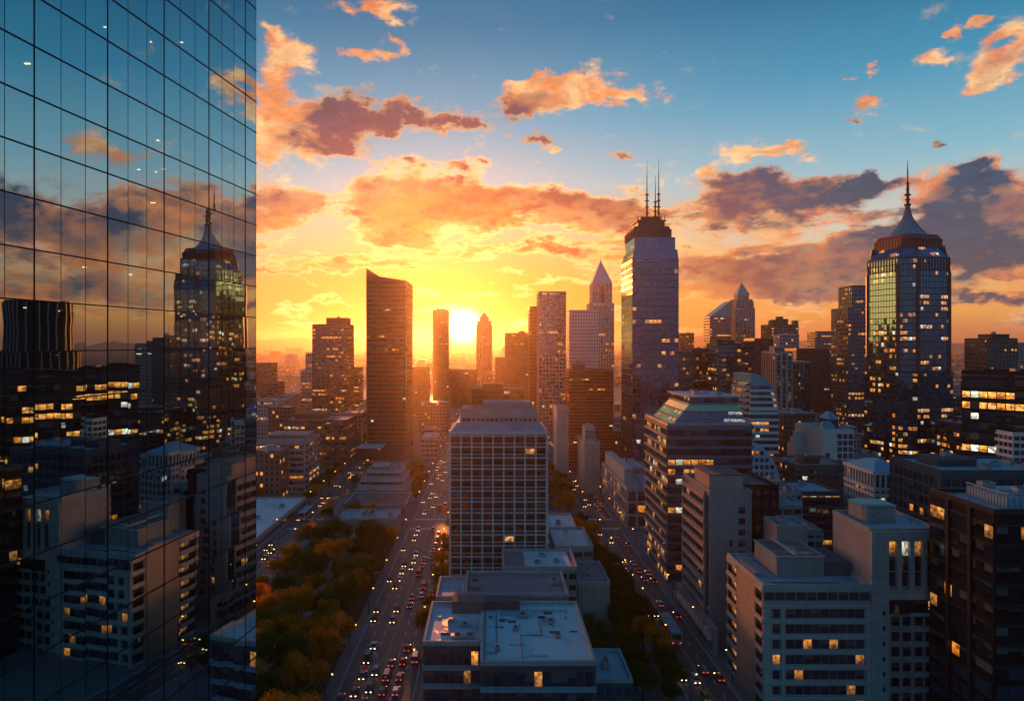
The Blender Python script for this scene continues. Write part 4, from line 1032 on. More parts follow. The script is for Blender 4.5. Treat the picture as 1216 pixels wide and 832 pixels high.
# white hip-roofed building in front of the spired tower
def hip_white():
    x0, x1, y0, y1 = 155.6, 169.4, 290., 314.; z = ZZ(560, 290)
    r = tower('hip_roof_building', 'white stone building with a turquoise hipped roof in front of the spired tower', [(rect(x0, x1, y0, y1), 0, z-7)], g_win if False else g_dark, conc_w, 3.5, 2.3, (1.3, .35), (2.3, .8, .37), cat='building', roofs=False, seed=62)
    up = rect(x0, x1, y0, y1)
    MB().prism(grow(up, -.2), z-7, z, cell=(2.3, 6)).build('loggia_glazing', g_dark, r)
    q = MB(); pier_set(q, grow(up, -.2), z-7, z-1, 2.3, .8, .5); band_ring(q, up, z-7, z-6.4, .5); band_ring(q, up, z-1.2, z+.3, .6); q.build('loggia', conc_w, r)
    MB().prism(grow(up, .2), z+.3, z+3.4, poly1=rect(x0+5.5, x1-5.5, y0+9, y1-9)).build('hipped_roof', blueroof, r)
hip_white()
# white office with stepped side and green roof garden
def white_office():
    x0, x1, y0, y1 = 187.5, 203., 400., 437.; z = ZZ(512, 400)
    r = tower('white_office_block', 'white office block with a dark window grid, stepped left end and green-blue rooftop structures', [(rect(x0, x1, y0, y1), 0, z)], g_dark, conc_w, 3.6, 3.2, (.8, .3), (3.2, .5, .33), cat='building', seed=63, rn=3, pent=None)
    w = MB(); w.box(x0-1.2, x0-.34, y0-.6, y1+.5, 0, z+.8); w.box(x0-.34, x0+5.6, y0-.7, y0-.34, 0, z+.8); w.build('blank_wall', conc_w, r)
    MB().box(x0-.4, x0+.2+1.8, y0-.76, y0-.68, 8, z-12).build('window_slot', g_dark, r)
    for k in range(3): MB().box(x0-6-k*.1, x0-1.25, y1-12+k*4, y1-8+k*4, 0, z-3-k*4).build('stepped_wing', conc_w, r)
    MB().prism(chamfer(x0+1, x0+9, y0+4, y0+16, 2), z+.2, z+4.5, poly1=chamfer(x0+3, x0+7, y0+8, y0+12, 1)).build('roof_pavilion', teal, r)
    MB().prism(chamfer(x0+9.5, x1-.5, y0+14, y0+30, 2), z+.2, z+5, cell=(2, 3)).build('rooftop_storey', g_dark, r)
    MB().prism(chamfer(x0+9, x1, y0+13.5, y0+30.5, 2), z+5, z+9, poly1=chamfer(x0+11.5, x1-2.5, y0+19, y0+25, 1)).build('roof_pavilion', blueroof, r)
white_office()
tower('white_apartment_block', 'small pale apartment block with square windows left of the dark balconied block', [(rect(118, 130.5, 300, 330), 0, 27)], g_dark, conc_l, 3.3, 2.4, (1.3, .3), (2.4, .9, .32), cat='building', seed=64, rn=4, pent=(.3, .7, .4, .7, 3.))
tower('balconied_block', 'dark low block with lit balcony edges in front of the white office block', [(rect(133, 149, 305, 330), 0, 26)], g_lit, conc_d, 3.4, 3., (.7, .9), None, cat='building', seed=65, rn=3, pent=None, rm=roof_b)
tower('terrace_block', 'long low brownish block behind the white apartment block', [(rect(146, 172, 342, 372), 0, 31)], g_dark, brown, 3.4, 3., (1.2, .4), (3, .5, .42), cat='building', seed=66, rn=6, pent=(.3, .6, .3, .6, 3.), rm=roof_m)
tower('low_block', 'low grey block behind the slim pale concrete tower, with terraces', [(rect(102, 116, 250, 290), 0, 24)], g_dark, conc, 3.5, 3., (1.3, .4), (3, .6, .42), cat='building', seed=67, rn=5, pent=None)

# twin apartment tower right of the curved top
def twin_apartment():
    r = tower('apartment_tower', 'tall pale apartment tower with dark window bays and a lower brown wing', [(fp(921, 941, 520, 26), 0, ZZ(419, 520))], g_dark, conc_l, 3.1, 2.4, (.35, .1), (4., 1.6, .45), seed=68, rn=1, pent=(.2, .8, .3, .7, 4.5), rm=roof_g)
    q = fp(942.5, 962, 524, 22); z = ZZ(431, 520)
    MB().prism(q, 0, z, cell=(2.4, 3.1)).build('wing_glazing', g_lit, r)
    m = MB(); pier_set(m, q, 0, z, 3., .9, .5)
    for j in range(int(z/3.1)): band_ring(m, q, j*3.1, j*3.1+.8, .35)
    m.build('wing_frame', brown, r); MB().prism(grow(q, .3), z, z+1.2).build('wing_roof', conc_l, r)
twin_apartment()
tower('tower_block', 'dark maroon slab with blank front right of the spired stone tower', [(fp(896, 918, 640, 26), 0, ZZ(403, 640))], g_red, maroon, 3.6, 2.6, (1.2, .3), (2.6, .9, .35), seed=69, rn=1, pent=None)
tower('tower_block', 'wide maroon stepped block right of the tall pale apartment tower', [(fp(946, 985, 700, 30), 0, ZZ(415, 700)), ], g_red, maroon, 3.6, 2.6, (1.6, .3), (2.6, 1.0, .35), seed=70, rn=2, pent=None)
tower('tower_block', 'lower maroon step at the right end of the wide maroon block', [(fp(985.6, 998, 702, 30), 0, ZZ(431, 700)), ], g_red, maroon, 3.6, 2.6, (1.6, .3), (2.6, 1.0, .35), seed=71, rn=1, pent=None)
tower('dark_office_block', 'dark office block with a red-lit left corner beside the central tower', [(fp(806, 822, 560, 30), 0, ZZ(422, 560))], g_lit, conc_d, 3.6, 2.6, (1., .25), (2.6, .5, .3), seed=72, rn=1, pent=(.0, .4, .1, .5, 3.))
tower('dark_office_block', 'wide dark office block right of the central tower with scattered lit windows', [(fp(822.5, 856, 575, 32), 0, ZZ(415, 575))], g_lit, conc_d, 3.6, 2.6, (1., .25), (2.6, .5, .3), seed=73, rn=3, pent=None)
tower('blue_office_block', 'blue-green glass block with bright floor lines below the slanted glass roof', [(fp(853, 880, 530, 28), 0, ZZ(409, 530))], g_blue2, dmetal, 3.6, 2.6, (.9, .25), None, seed=74, rn=2, pent=(.1, .9, .3, .9, 3.), rm=teal)
tower('striped_office_block', 'dark block with golden floor bands below the spired stone tower', [(fp(880.5, 896, 545, 26), 0, ZZ(407, 545))], g_lit, conc_d, 3.8, 2.6, (1.8, .3), None, seed=75, rn=1, pent=None)
tower('rooftop_masts_block', 'small far block with rooftop stubs just right of the central tower', [(fp(808, 824, 1150, 24), 0, ZZ(396, 1150))], g_dark, brown, 3.8, 2.6, (1.4, .3), (3, .8, .3), seed=76, rn=5, pent=None)
tower('glass_cube_tower', 'plain far glass tower with orange reflections standing alone left of the spired tower', [(fp(968, 992, 1050, 26), 0, ZZ(394, 1050))], g_lit, dmetal, 3.8, 2.8, (1., .25), (3, .4, .3), seed=77, rn=1, pent=None)
castle = tower('turreted_tower', 'far tower with a ragged turreted dark top above a plain pale block', [(fp(916, 948, 900, 34), 0, ZZ(386, 900))], g_lit, brown, 3.8, 3., (1.4, .4), (3.4, 1., .4), seed=78, rn=2, pent=(.2, .7, .2, .8, 6.))
for i, (a, b, h) in enumerate(((917, 922, 7), (924, 930, 11), (932, 936, 8), (943, 948, 6))): MB().box(XX(a, 903), XX(b, 903), 903, 911, ZZ(386, 900), ZZ(386, 900)+h).build('turret', brown, castle)
tower('plain_pale_block', 'plain pale windowless block in front of the turreted far tower', [(fp(926, 949, 830, 20), 0, ZZ(398, 830))], far_gr, conc, 4, 3, None, None, seed=79, rn=1, pent=None)

def slanted_glass():
    D = 960; x0, x1, y0, y1 = XX(843, D), XX(868, D), D, D+28; za, zb = ZZ(376, D), ZZ(357, D)
    r = tower('slanted_roof_tower', 'far dark tower cut by a steep turquoise glass slope rising to the right', [(rect(x0, x1, y0, y1), 0, za)], g_lit, dmetal, 3.8, 2.8, (.8, .2), (2.8, .3, .2), roofs=False, seed=80)
    m = MB(); m.face([(x0, y0, za), (x1, y0, za), (x1, y0, zb)]); m.face([(x0, y0, za), (x1, y0, zb), (x1, y1, zb), (x0, y1, za)]); m.face([(x1, y1, za), (x0, y1, za), (x1, y1, zb)]); m.face([(x1, y0, za), (x1, y1, za), (x1, y1, zb), (x1, y0, zb)])
    m.build('sloped_roof', teal, r)
slanted_glass()
def stone_spire(name, label, px0, px1, D, ytop, yshoulder, wm, gm, roofm, seed, core=g_dark):
    x0, x1 = XX(px0, D), XX(px1, D); w = x1-x0; zs, zt = ZZ(yshoulder, D), ZZ(ytop, D); H_ = zt-zs
    base = rect(x0, x1, D, D+w)
    r = tower(name, label, [(base, 0, zs)], gm, wm, 3.8, 2.6, (1., .2), (w/5, w*.07, w*.03), roofs=False, seed=seed)
    c = grow(base, -w*.10)
    MB().prism(c, zs, zs+H_*.28, cell=(2.6, 3.8)).build('upper_storeys', gm, r)
    q = MB(); pier_set(q, c, zs, zs+H_*.33, w*.2, w*.08, w*.04); q.build('upper_piers', wm, r)
    for dx, dy in ((.02, .02), (.82, .02), (.02, .82), (.82, .82)):
        t_ = rect(x0+w*dx, x0+w*(dx+.16), D+w*dy, D+w*(dy+.16)); MB().prism(t_, zs, zs+H_*.18).prism(t_, zs+H_*.18, zs+H_*.34, poly1=grow(t_, -w*.075)).build('pinnacle', wm, r)
    d = grow(base, -w*.2); MB().prism(d, zs+H_*.28, zs+H_*.48, cell=(2.6, 3.8)).build('lantern', wm, r)
    MB().prism(grow(d, w*.03), zs+H_*.48, zs+H_*.88, poly1=grow(d, -w*.26)).build('pyramid_roof', roofm, r)
    m_ = (x0+x1)/2; MB().rod((m_, D+w/2, zs+H_*.85), (m_, D+w/2, zt), w*.03, w*.005, 6).build('spire', dmetal, r)
    return r
stone_spire('stone_spire_tower', 'far stone tower with stepped pinnacles and a green pointed top', 873, 896, 1000, 332, 366, conc_p, g_dark, teal, 81)
stone_spire('pinnacled_tower', 'stepped dark tower with a pointed top just right of the setting sun', 566, 584, 1250, 369, 386, brown, g_dark, maroon, 82)

# centre, right of the sun
def spired_slab():
    D = 880; x0, x1 = XX(703.5, D), XX(727, D); w = x1-x0; zs = ZZ(336, D)
    r = tower('pointed_tower', 'slender pale tower with a sharp blue-grey pyramid top left of the central tower', [(rect(x0-3.5, x1+1.8, D-2, D+w+2), 0, ZZ(360, D)), (rect(x0, x1-.4, D, D+w), ZZ(360, D), zs)], g_blue, conc_l, 3.8, 2.6, (.7, .25), (3.2, 1., .35), roofs=False, seed=83)
    MB().box((x0+x1)/2-1.6, (x0+x1)/2+1.6, D-.8, D-.3, ZZ(368, D), zs-4).build('window_slot', black, r)
    MB().prism(rect(x0-.5, x1+.1, D-.5, D+w+.5), zs, ZZ(308, D), poly1=grow(rect(x0, x1-.4, D, D+w), -w*.49)).build('pyramid_roof', blueroof, r)
    MB().rod(((x0+x1)/2, D+w/2, ZZ(312, D)), ((x0+x1)/2, D+w/2, ZZ(300, D)), .4, .1, 6).build('spire', dmetal, r)
spired_slab()
tower('flat_top_tower', 'pale flat-topped glass tower with a bright rooftop box, right of the thin red tower', [(fp(640, 672, 700, 30), 0, ZZ(347, 700))], g_blue, conc_l, 3.8, 2.6, (.9, .25), (3.4, .6, .3), seed=84, rn=2, pent=None)
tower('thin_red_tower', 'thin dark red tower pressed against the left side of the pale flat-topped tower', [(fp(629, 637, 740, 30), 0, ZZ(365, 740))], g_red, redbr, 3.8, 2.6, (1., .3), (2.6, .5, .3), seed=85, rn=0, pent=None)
tower('white_panel_tower', 'plain pale square-topped tower between the flat-topped glass tower and the pointed tower', [(fp(676, 711, 780, 26), 0, ZZ(369, 780))], far_wh, conc_w, 3.8, 3., (1.6, .15), None, seed=86, rn=1, pent=None)
tower('louvred_office_block', 'dark red-brown block with fine horizontal louvres below the pale square-topped tower', [(fp(676, 728, 520, 30), 0, ZZ(441, 520))], g_red, redbr, 2.4, 3., (1.2, .3), None, seed=87, rn=2, pent=(.1, .4, .3, .7, 5), rm=roof_g)
tower('white_slab_tower', 'narrow blank pale slab left of the louvred red-brown block', [(fp(661, 675, 470, 24), 0, ZZ(486, 470))], conc_l, conc_l, 4, 4, None, None, seed=88, rn=0, pent=None)
tower('stone_block', 'low beige block with a cube on its roof at the corner of the right avenue', [(fp(690, 700, 455, 20), 0, ZZ(522, 455))], conc_p, conc_p, 4, 4, None, None, cat='building', seed=89, rn=1, pent=None)
sb_ = tower('stone_block', 'beige low block with a boxy upper room right of the narrow blank slab', [(rect(XX(694, 430), 66, 430, 452), 0, ZZ(527, 430))], conc_p, conc_l, 4, 4, None, None, cat='building', seed=90, rn=1, pent=(.1, .75, .2, .8, 9.5))
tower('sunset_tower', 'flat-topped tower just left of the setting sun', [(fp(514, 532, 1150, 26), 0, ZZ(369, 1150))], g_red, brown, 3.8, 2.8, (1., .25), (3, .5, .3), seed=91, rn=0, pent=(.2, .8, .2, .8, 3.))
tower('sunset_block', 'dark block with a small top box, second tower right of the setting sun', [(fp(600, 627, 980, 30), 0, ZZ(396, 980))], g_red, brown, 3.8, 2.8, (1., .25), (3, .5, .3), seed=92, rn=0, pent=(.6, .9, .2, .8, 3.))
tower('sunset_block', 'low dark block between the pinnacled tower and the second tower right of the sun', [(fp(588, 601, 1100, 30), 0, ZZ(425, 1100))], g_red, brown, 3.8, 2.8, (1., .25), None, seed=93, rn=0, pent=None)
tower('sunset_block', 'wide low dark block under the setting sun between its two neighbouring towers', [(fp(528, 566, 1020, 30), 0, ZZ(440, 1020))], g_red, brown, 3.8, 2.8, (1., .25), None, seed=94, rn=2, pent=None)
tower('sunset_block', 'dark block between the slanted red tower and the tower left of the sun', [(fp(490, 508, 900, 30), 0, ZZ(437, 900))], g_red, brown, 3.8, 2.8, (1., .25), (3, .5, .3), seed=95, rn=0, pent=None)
tower('sunset_block', 'broad brown block with a stepped roof behind the white lattice tower', [(fp(560, 622, 620, 30), 0, ZZ(462, 620))], g_red, brown, 3.8, 2.8, (1., .25), (3, .5, .3), seed=96, rn=3, pent=(.2, .6, .3, .7, 4))

# left: the slanted red tower and its neighbours
def slant_red():
    D = 580; x0, x1, y0, y1 = XX(436, D), XX(482, D), D, D+48; za, zb = ZZ(320, D), ZZ(333, D)
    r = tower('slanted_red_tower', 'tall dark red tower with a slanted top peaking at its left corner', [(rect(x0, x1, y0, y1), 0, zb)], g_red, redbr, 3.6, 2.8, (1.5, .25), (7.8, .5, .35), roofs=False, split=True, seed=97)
    m = MB(); q = [(x0-.3, za+1), (x0+9, zb+3.2), (x1+.3, zb), (x0-.3, zb)]
    m.face([(x, y0-.3, z) for x, z in reversed(q)]); m.face([(x, y1+.3, z) for x, z in q])
    for i in range(3):
        (a, b), (c, d) = q[i], q[(i+1) % 4]
        m.face([(a, y0-.3, b), (c, y0-.3, d), (c, y1+.3, d), (a, y1+.3, b)])
    m.face([(x0-.3, y0-.3, zb), (x0-.3, y0-.3, za+1), (x0-.3, y1+.3, za+1), (x0-.3, y1+.3, zb)])
    m.build('slanted_crown', redbr, r)
    l = MB(); l.box(x0-.7, x0-.26, y0-.6, y0-.1, 0, za+1); l.box(x1+.26, x1+.8, y0-.6, y0-.1, 0, zb); l.build('corner_fin', conc_l, r)
    MB().prism(rect(x0-8, x1+6, y0-26, y0-4), 0, 9, cell=(4, 4)).build('podium', maroon, r); MB().prism(rect(x0-9, x0+16, y0-27, y0-3), 9, 9.6, bot=True).build('podium_roof', roof_w, r)
slant_red()
tower('slab_office_tower', 'brown grid-fronted tower with a lower shoulder and rooftop box left of the slanted red tower', [(fp(371, 412, 680, 34), 0, ZZ(386, 680))], g_lit, brown, 3.6, 2.8, (1.2, .25), (4.2, .7, .32), seed=98, rn=1, pent=(.35, .95, .2, .8, 7.))
tower('side_tower', 'narrow darker tower attached right behind the brown grid-fronted tower', [(fp(412, 426, 730, 26), 0, ZZ(438, 730))], g_lit, brown, 3.6, 2.8, (1.2, .25), None, seed=99, rn=0, pent=None)
tower('striped_block', 'long low block with pale horizontal stripes beside the far left avenue', [(rect(-142, -112, 432, 470), 0, ZZ(526, 432))], g_lit, conc_p, 3.6, 3., (1.5, .4), (10., 1., .5), cat='building', seed=100, rn=5, pent=(.1, .9, .4, .9, 3.), rm=roof_g)
tower('tiered_block', 'brown office block with a pale cluttered roof behind the striped block', [(rect(-150, -104, 520, 560), 0, ZZ(500, 520))], g_lit, brown, 3.8, 3., (1.5, .4), (6., 1., .5), cat='building', seed=101, rn=9, pent=(.1, .6, .3, .7, 4.), rm=roof_g)
tower('lit_flats', 'pale flats with columns of lit windows at the left behind the striped block', [(fp(306, 338, 620, 26), 0, ZZ(476, 620))], g_lit, conc_l, 3.3, 2.6, (1.2, .3), (2.6, .9, .32), cat='building', seed=102, rn=3, pent=None)
tower('brown_flats', 'plain brown block of flats at the left edge of the skyline', [(fp(302, 322, 860, 24), 0, ZZ(432, 860))], g_dark, brown, 3.4, 2.6, (1.2, .3), (2.6, .9, .32), cat='building', seed=103, rn=1, pent=None)
tower('brown_flats', 'dark low cube-like block in front of the plain brown flats at the left', [(fp(312, 330, 760, 24), 0, ZZ(455, 760))], g_dark, brown, 3.4, 2.6, (1.2, .3), (2.6, .9, .32), cat='building', seed=104, rn=1, pent=None)
tower('small_lit_tower', 'small stepped tower with one golden lit floor left of the brown grid-fronted tower', [(fp(357, 370, 800, 22), 0, ZZ(440, 800)), (fp(363, 370, 803, 16), ZZ(440, 800), ZZ(420, 800))], g_lit, conc_p, 3.6, 2.6, (1.2, .3), (2.6, .9, .32), seed=105, rn=0, pent=None)
tower('brown_flats', 'mid-height brown slab left of the small stepped tower', [(fp(332, 350, 720, 24), 0, ZZ(470, 720))], g_lit, conc_p, 3.4, 2.6, (1.2, .3), (2.6, .9, .32), cat='building', seed=106, rn=1, pent=None)
simple_low('long_low_building', 'long low building with a plain pale wall facing the park and a cluttered flat roof', -70., -43.5, 331, 349, 8.6, conc_p, roof_b, None, 11, 9)
tp = tower('terraced_building', 'low terraced building of stacked pale floors between the two left avenues', [(rect(-78, -49, 418, 455), 0, 5), (rect(-76, -51, 421, 453), 5, 9.5), (rect(-73, -53, 424, 450), 9.5, 14)], g_dark, conc_l, 4.5, 4., (2.2, .5), None, cat='building', seed=107, rn=7, pent=(.1, .6, .2, .7, 2.5), rm=roof_g)
simple_low('market_hall', 'low hall with a pinkish flat roof left of the far left avenue', -128, -101, 296, 392, 5.2, conc_p, roof_w, (4.2, 2.2, 4.), 12, 5)
simple_low('red_roof_hall', 'round-cornered low hall with a dull red roof at the left behind the pinkish flat roof', -178, -134, 330, 395, 6., maroon, roofing('roof_red', (.30, .07, .06)), None, 13, 1)
simple_low('parking_block', 'low grey block between the left avenues, left of the street under the sun', -76, -44, 372, 402, 6, conc, roof_d, (3.2, 1.5, 4), 14, 3)
simple_low('corner_block', 'low lit block at the foot of the tower left of the sun', XX(500, 560), XX(520, 560), 560, 590, 16, conc_p, roof_w, (3.6, 2., 3.), 15, 2, gm=g_warm)

# beyond the right edge, seen only in the mirror glass
def reflected_office():
    A, B_ = Vector((232., 352.)), Vector((305., 262.)); e = (B_-A).normalized(); n_ = Vector((e.y, -e.x))
    if n_.dot(-A) < 0: n_ = -n_
    P = lambda s, d: tuple(A+e*s-n_*d); L = (B_-A).length
    ccw = lambda q: q if sum(q[i][0]*q[(i+1) % len(q)][1]-q[(i+1) % len(q)][0]*q[i][1] for i in range(len(q))) > 0 else q[::-1]
    base = ccw([P(0, 0), P(L, 0), P(L, 30), P(0, 30)])
    r = tower('lit_office_block', 'dark office block with golden lit floors, seen reflected low in the mirror-glass tower', [(base, 0, 76)], glass('glass_golden_rooms', lit=.42, r0=.06, run=9., power=1.7), black, 5.2, 3.6, (1.4, .3), None, seed=110, rn=3, pent=None)
    c = A+e*(L*.42)-n_*15; N = 28; cyl = [(c.x+15*cos(2*pi*i/N)*1.5, c.y+15*sin(2*pi*i/N)) for i in range(N)]
    MB().prism(cyl, 76, 112, cell=(2, 4)).build('drum', black, r); q = MB(); pier_set(q, cyl, 76, 112, 3.3, .35, .5); q.build('drum_fins', steel, r); MB().prism(grow(cyl, .4), 112, 113).build('drum_roof', dmetal, r)
reflected_office()
# ================================================================ filler blocks, distant city
def free(x0, x1, y0, y1):
    if any(x0 < f[1] and x1 > f[0] and y0 < f[3] and y1 > f[2] for f in FOOT): return False
    if y0 < 2600 and any(x0 < a+w+3 and x1 > a-w-3 for a, w, _ in AV if y0 < 1500 or abs(a) < 100): return False
    return not any(y0 < c+w+3 and y1 > c-w-3 for c, w in CR)
def ylim(px):
    if px < 300: return 440
    if px < 436: return 475
    if px < 520: return 478
    if px < 600: return 470
    if px < 760: return 480
    if px < 1010: return 452
    return 452
WHERE = [(300, 436, 'left of the slanted red tower'), (436, 520, 'between the slanted red tower and the sun'), (520, 600, 'below the setting sun'),
         (600, 740, 'behind the towers right of the sun'), (740, 880, 'behind the central tower'), (880, 1015, 'left of the big spired tower'), (1015, 1140, 'behind the big spired tower'), (1140, 1300, 'at the right edge')]
LOOK = {far_tan: 'tan', far_gr: 'grey', far_br: 'brown', far_wh: 'pale'}
cnt = 0; rr = random.Random(77); dist = MB()
def far_block(x0, x1, y0, y1, z, m, kind, detail):
    px = VX+F*(x0+x1)/2/y0
    w = next((s for a, b, s in WHERE if a <= px < b), 'near the edge of the view')
    depth = 'near' if y0 < 600 else 'middle' if y0 < 1000 else 'far'
    size = 'small low' if z < 18 else 'mid-height' if z < 34 else 'taller'
    r = thing(kind, f'{size} {LOOK[m]} city block {w}, {depth} rows', 'building', ((x0+x1)/2, (y0+y1)/2, .0), f'{size} {LOOK[m]} blocks {w}, {depth} rows')
    MB().prism(rect(x0, x1, y0, y1), 0, z, cell=(3., 3.4)).build('wall', m, r)
    MB().prism(rect(x0+.4, x1-.4, y0+.4, y1-.4), z+.02, z+.3).build('roof', rr.choice([roof_w, roof_g, roof_m, roof_b, roof_d]), r)
    if detail:
        mb = MB()
        for _ in range(rr.choice((2, 3, 4))):
            a, b = rr.uniform(x0+2, x1-4), rr.uniform(y0+2, y1-4); mb.box(a, a+rr.uniform(1.5, 4), b, b+rr.uniform(1.5, 4), z+.3, z+rr.uniform(1.2, 3.2))
        mb.build('roof_plant', unitm, r)
        pb = MB(); n_ = max(2, round((x1-x0)/4.)); 
        for j in range(int(z/3.4)): band_ring(pb, rect(x0, x1, y0, y1), j*3.4, j*3.4+.5, .18)
        pb.build('floor_bands', {far_tan: conc_p, far_gr: conc, far_br: brown, far_wh: conc_l}[m], r)
    return r
y = 305.
while y < 1500:
    step = 26 if y < 700 else 34
    x = -0.36*y-20
    while x < .80*y:
        w = rr.uniform(14, 24)*(1 if y < 700 else 1.4); dpt = rr.uniform(14, 22)*(1 if y < 700 else 1.4)
        xx, yy = x+rr.uniform(0, 6), y+rr.uniform(0, 6); px = VX+F*(xx+w/2)/yy
        inpark = -84 < xx+w and xx < -40 and yy < 470
        if free(xx, xx+w, yy, yy+dpt) and not inpark and not (-60 < xx < 60 and yy < 335) and rr.random() < .86 and cnt < 285 and px > 298:
            zmax = H-(ylim(px)-VY)/F*yy; z = min(rr.uniform(9, 26) if rr.random() < .6 else rr.uniform(20, 46), zmax)
            if yy > 1300: z = rr.uniform(8, 20)
            if -17 < xx < 52: z = min(z, 16)
            if z > 5:
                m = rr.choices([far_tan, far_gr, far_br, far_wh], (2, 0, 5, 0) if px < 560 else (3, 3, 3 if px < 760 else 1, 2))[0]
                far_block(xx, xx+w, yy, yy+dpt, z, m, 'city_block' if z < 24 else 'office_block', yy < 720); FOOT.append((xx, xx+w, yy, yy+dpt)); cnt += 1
        x += w+rr.uniform(3, 9)
    y += step
print('filler blocks', cnt)
# far-off city to the hills: nobody could count it
def scatter(mb, y0, y1, n, hmin, hmax, smin, smax, light=.5):
    for _ in range(n):
        y = y0+(y1-y0)*rr.random()**1.25; x = rr.uniform(-.40*y-80, .80*y+60); s = rr.uniform(smin, smax); l = rr.uniform(smin, smax); z = rr.uniform(hmin, hmax)
        if rr.random() < .03: z *= 2.4
        mb.prism(rect(x, x+s, y, y+l), 0, z, cell=(3.2, 3.4), mi=rr.randrange(4), top=rr.choice((4, 5, 6)))
dm = MB(); scatter(dm, 1500, 3000, 1900, 6, 24, 12, 34); scatter(dm, 3000, 8300, 2600, 8, 30, 22, 70)
tag(dm.build('distant_city', [far_tan, far_gr, far_br, far_wh, roof_g, roof_w, roof_d]), kind='stuff')
lt = MB()
for _ in range(2600):
    y = rr.uniform(700, 5200); x = rr.uniform(-.38*y, .8*y); z = rr.uniform(4, 16) if y > 1500 else rr.uniform(3, 9); s = y*.00035*rr.uniform(.6, 1.6)
    lt.box(x, x+s*1.4, y, y+s, z, z+s*.8)
lfar = glow('far_lights', (1, .42, .10), 4.)
tag(lt.build('distant_street_lights', lfar), kind='stuff')

# ================================================================ trees
def leaf_mat(name, cols):
    m, t = material(name); oi = t.n('ShaderNodeObjectInfo'); P = pos(t)
    a = t.noise(P, .45, 3, .6)[0]; b = t.noise(P, 2.6, 2, .6)[0]
    f = t.m('ADD', t.m('MULTIPLY', oi.outputs['Random'], .55), t.m('ADD', t.m('MULTIPLY', a, .5), t.m('MULTIPLY_ADD', b, .4, -.2)), clamp=True)
    c = t.ramp(f, [(i/(len(cols)-1), q) for i, q in enumerate(cols)])
    d = t.n('ShaderNodeBsdfDiffuse'); t.link(c, d.inputs[0]); tr = t.n('ShaderNodeBsdfTranslucent'); t.link(t.scale(c, 1.35), tr.inputs[0])
    ms = t.n('ShaderNodeMixShader'); ms.inputs[0].default_value = .42; t.link(d.outputs[0], ms.inputs[1]); t.link(tr.outputs[0], ms.inputs[2]); out(t, ms.outputs[0]); return m
leaf_o = leaf_mat('autumn_leaves', [(.16, .08, .014), (.42, .15, .016), (.62, .21, .02), (.74, .31, .03)])
leaf_g = leaf_mat('green_leaves', [(.035, .06, .014), (.07, .09, .018), (.12, .12, .02), (.20, .15, .025)])
bark = stone('bark', (.05, .035, .025), .4)
def crown_mesh(seed, rad, hgt, nl, leaf):
    q = random.Random(seed); mb = MB(); cl = []
    for _ in range(17):
        a, e = q.uniform(0, 2*pi), q.uniform(-.55, 1); k = q.uniform(.35, .78)
        cl.append((rad*k*cos(a)*math.sqrt(max(0, 1-e*e*.7)), rad*k*sin(a)*math.sqrt(max(0, 1-e*e*.7)), hgt*(.62+.30*e*k), q.uniform(.24, .42)*rad))
    for _ in range(nl):
        cx, cy_, cz, cr = q.choice(cl); d = Vector((q.gauss(0, 1), q.gauss(0, 1), q.gauss(0, 1))).normalized(); rd = cr*q.uniform(.55, 1.08)
        c = Vector((cx, cy_, cz))+Vector((d.x*rd, d.y*rd, d.z*rd*.8))
        n_ = (d+Vector((q.uniform(-.8, .8), q.uniform(-.8, .8), q.uniform(-.4, .9)))).normalized(); u = n_.orthogonal().normalized(); v = n_.cross(u); s = leaf*q.uniform(.6, 1.3)
        an = q.uniform(0, pi); uu = u*cos(an)+v*sin(an); vv = v*cos(an)-u*sin(an)
        mb.face([c-uu*s, c-vv*s*.5+uu*.1*s, c+uu*s, c+vv*s*.55])
    return mb
def trunk_mesh(seed, rad, hgt):
    q = random.Random(seed+50); mb = MB(); mb.rod((0, 0, 0), (.1, 0, hgt*.42), .34, .2, 7)
    for _ in range(6):
        a = q.uniform(0, 2*pi); mb.rod((.05, 0, hgt*q.uniform(.28, .42)), (rad*.55*cos(a), rad*.55*sin(a), hgt*q.uniform(.58, .8)), .13, .04, 5)
    return mb
PROTO = []
for i in range(6):
    rad, hgt = (6.2, 13.) if i < 3 else (5.2, 11.5)
    for lm, kind in ((leaf_o, 'autumn'), (leaf_g, 'green')):
        t_ = thing('autumn_tree' if kind == 'autumn' else 'green_tree', 'x', 'tree')
        tr = trunk_mesh(i, rad, hgt).build('trunk', bark, t_); cr = crown_mesh(i, rad, hgt, 3600, .33).build('crown', lm, t_)
        PROTO.append((kind, t_, [tr, cr], False))
used_p = {}
def plant(x, y, s, kind, label, group):
    c = [i for i, p in enumerate(PROTO) if p[0] == kind]; i = rr.choice(c); _, t_, ch, _ = PROTO[i]
    if i not in used_p: r = t_; used_p[i] = 1
    else:
        r = t_.copy(); C.objects.link(r)
        for k in ch: q = k.copy(); C.objects.link(q); q.parent = r
    r.location = (x, y, .15); r.rotation_euler = (0, 0, rr.uniform(0, 6.28)); r.scale = (s, s*rr.uniform(.9, 1.1), s*rr.uniform(.9, 1.12))
    tag(r, label, 'tree', group)
pts = []
def okp(x, y, d): 
    if any(hypot(x-a, y-b) < d for a, b in pts): return False
    pts.append((x, y)); return True
def grove(n, x0, x1, y0, y1, d, fn):
    k = 0; tries = 0
    while k < n and tries < 3000:
        tries += 1; x, y = rr.uniform(x0, x1), rr.uniform(y0, y1)
        if any(f[0]-1 < x < f[1]+1 and f[2]-1 < y < f[3]+1 for f in FOOT): continue
        if okp(x, y, d): fn(x, y); k += 1
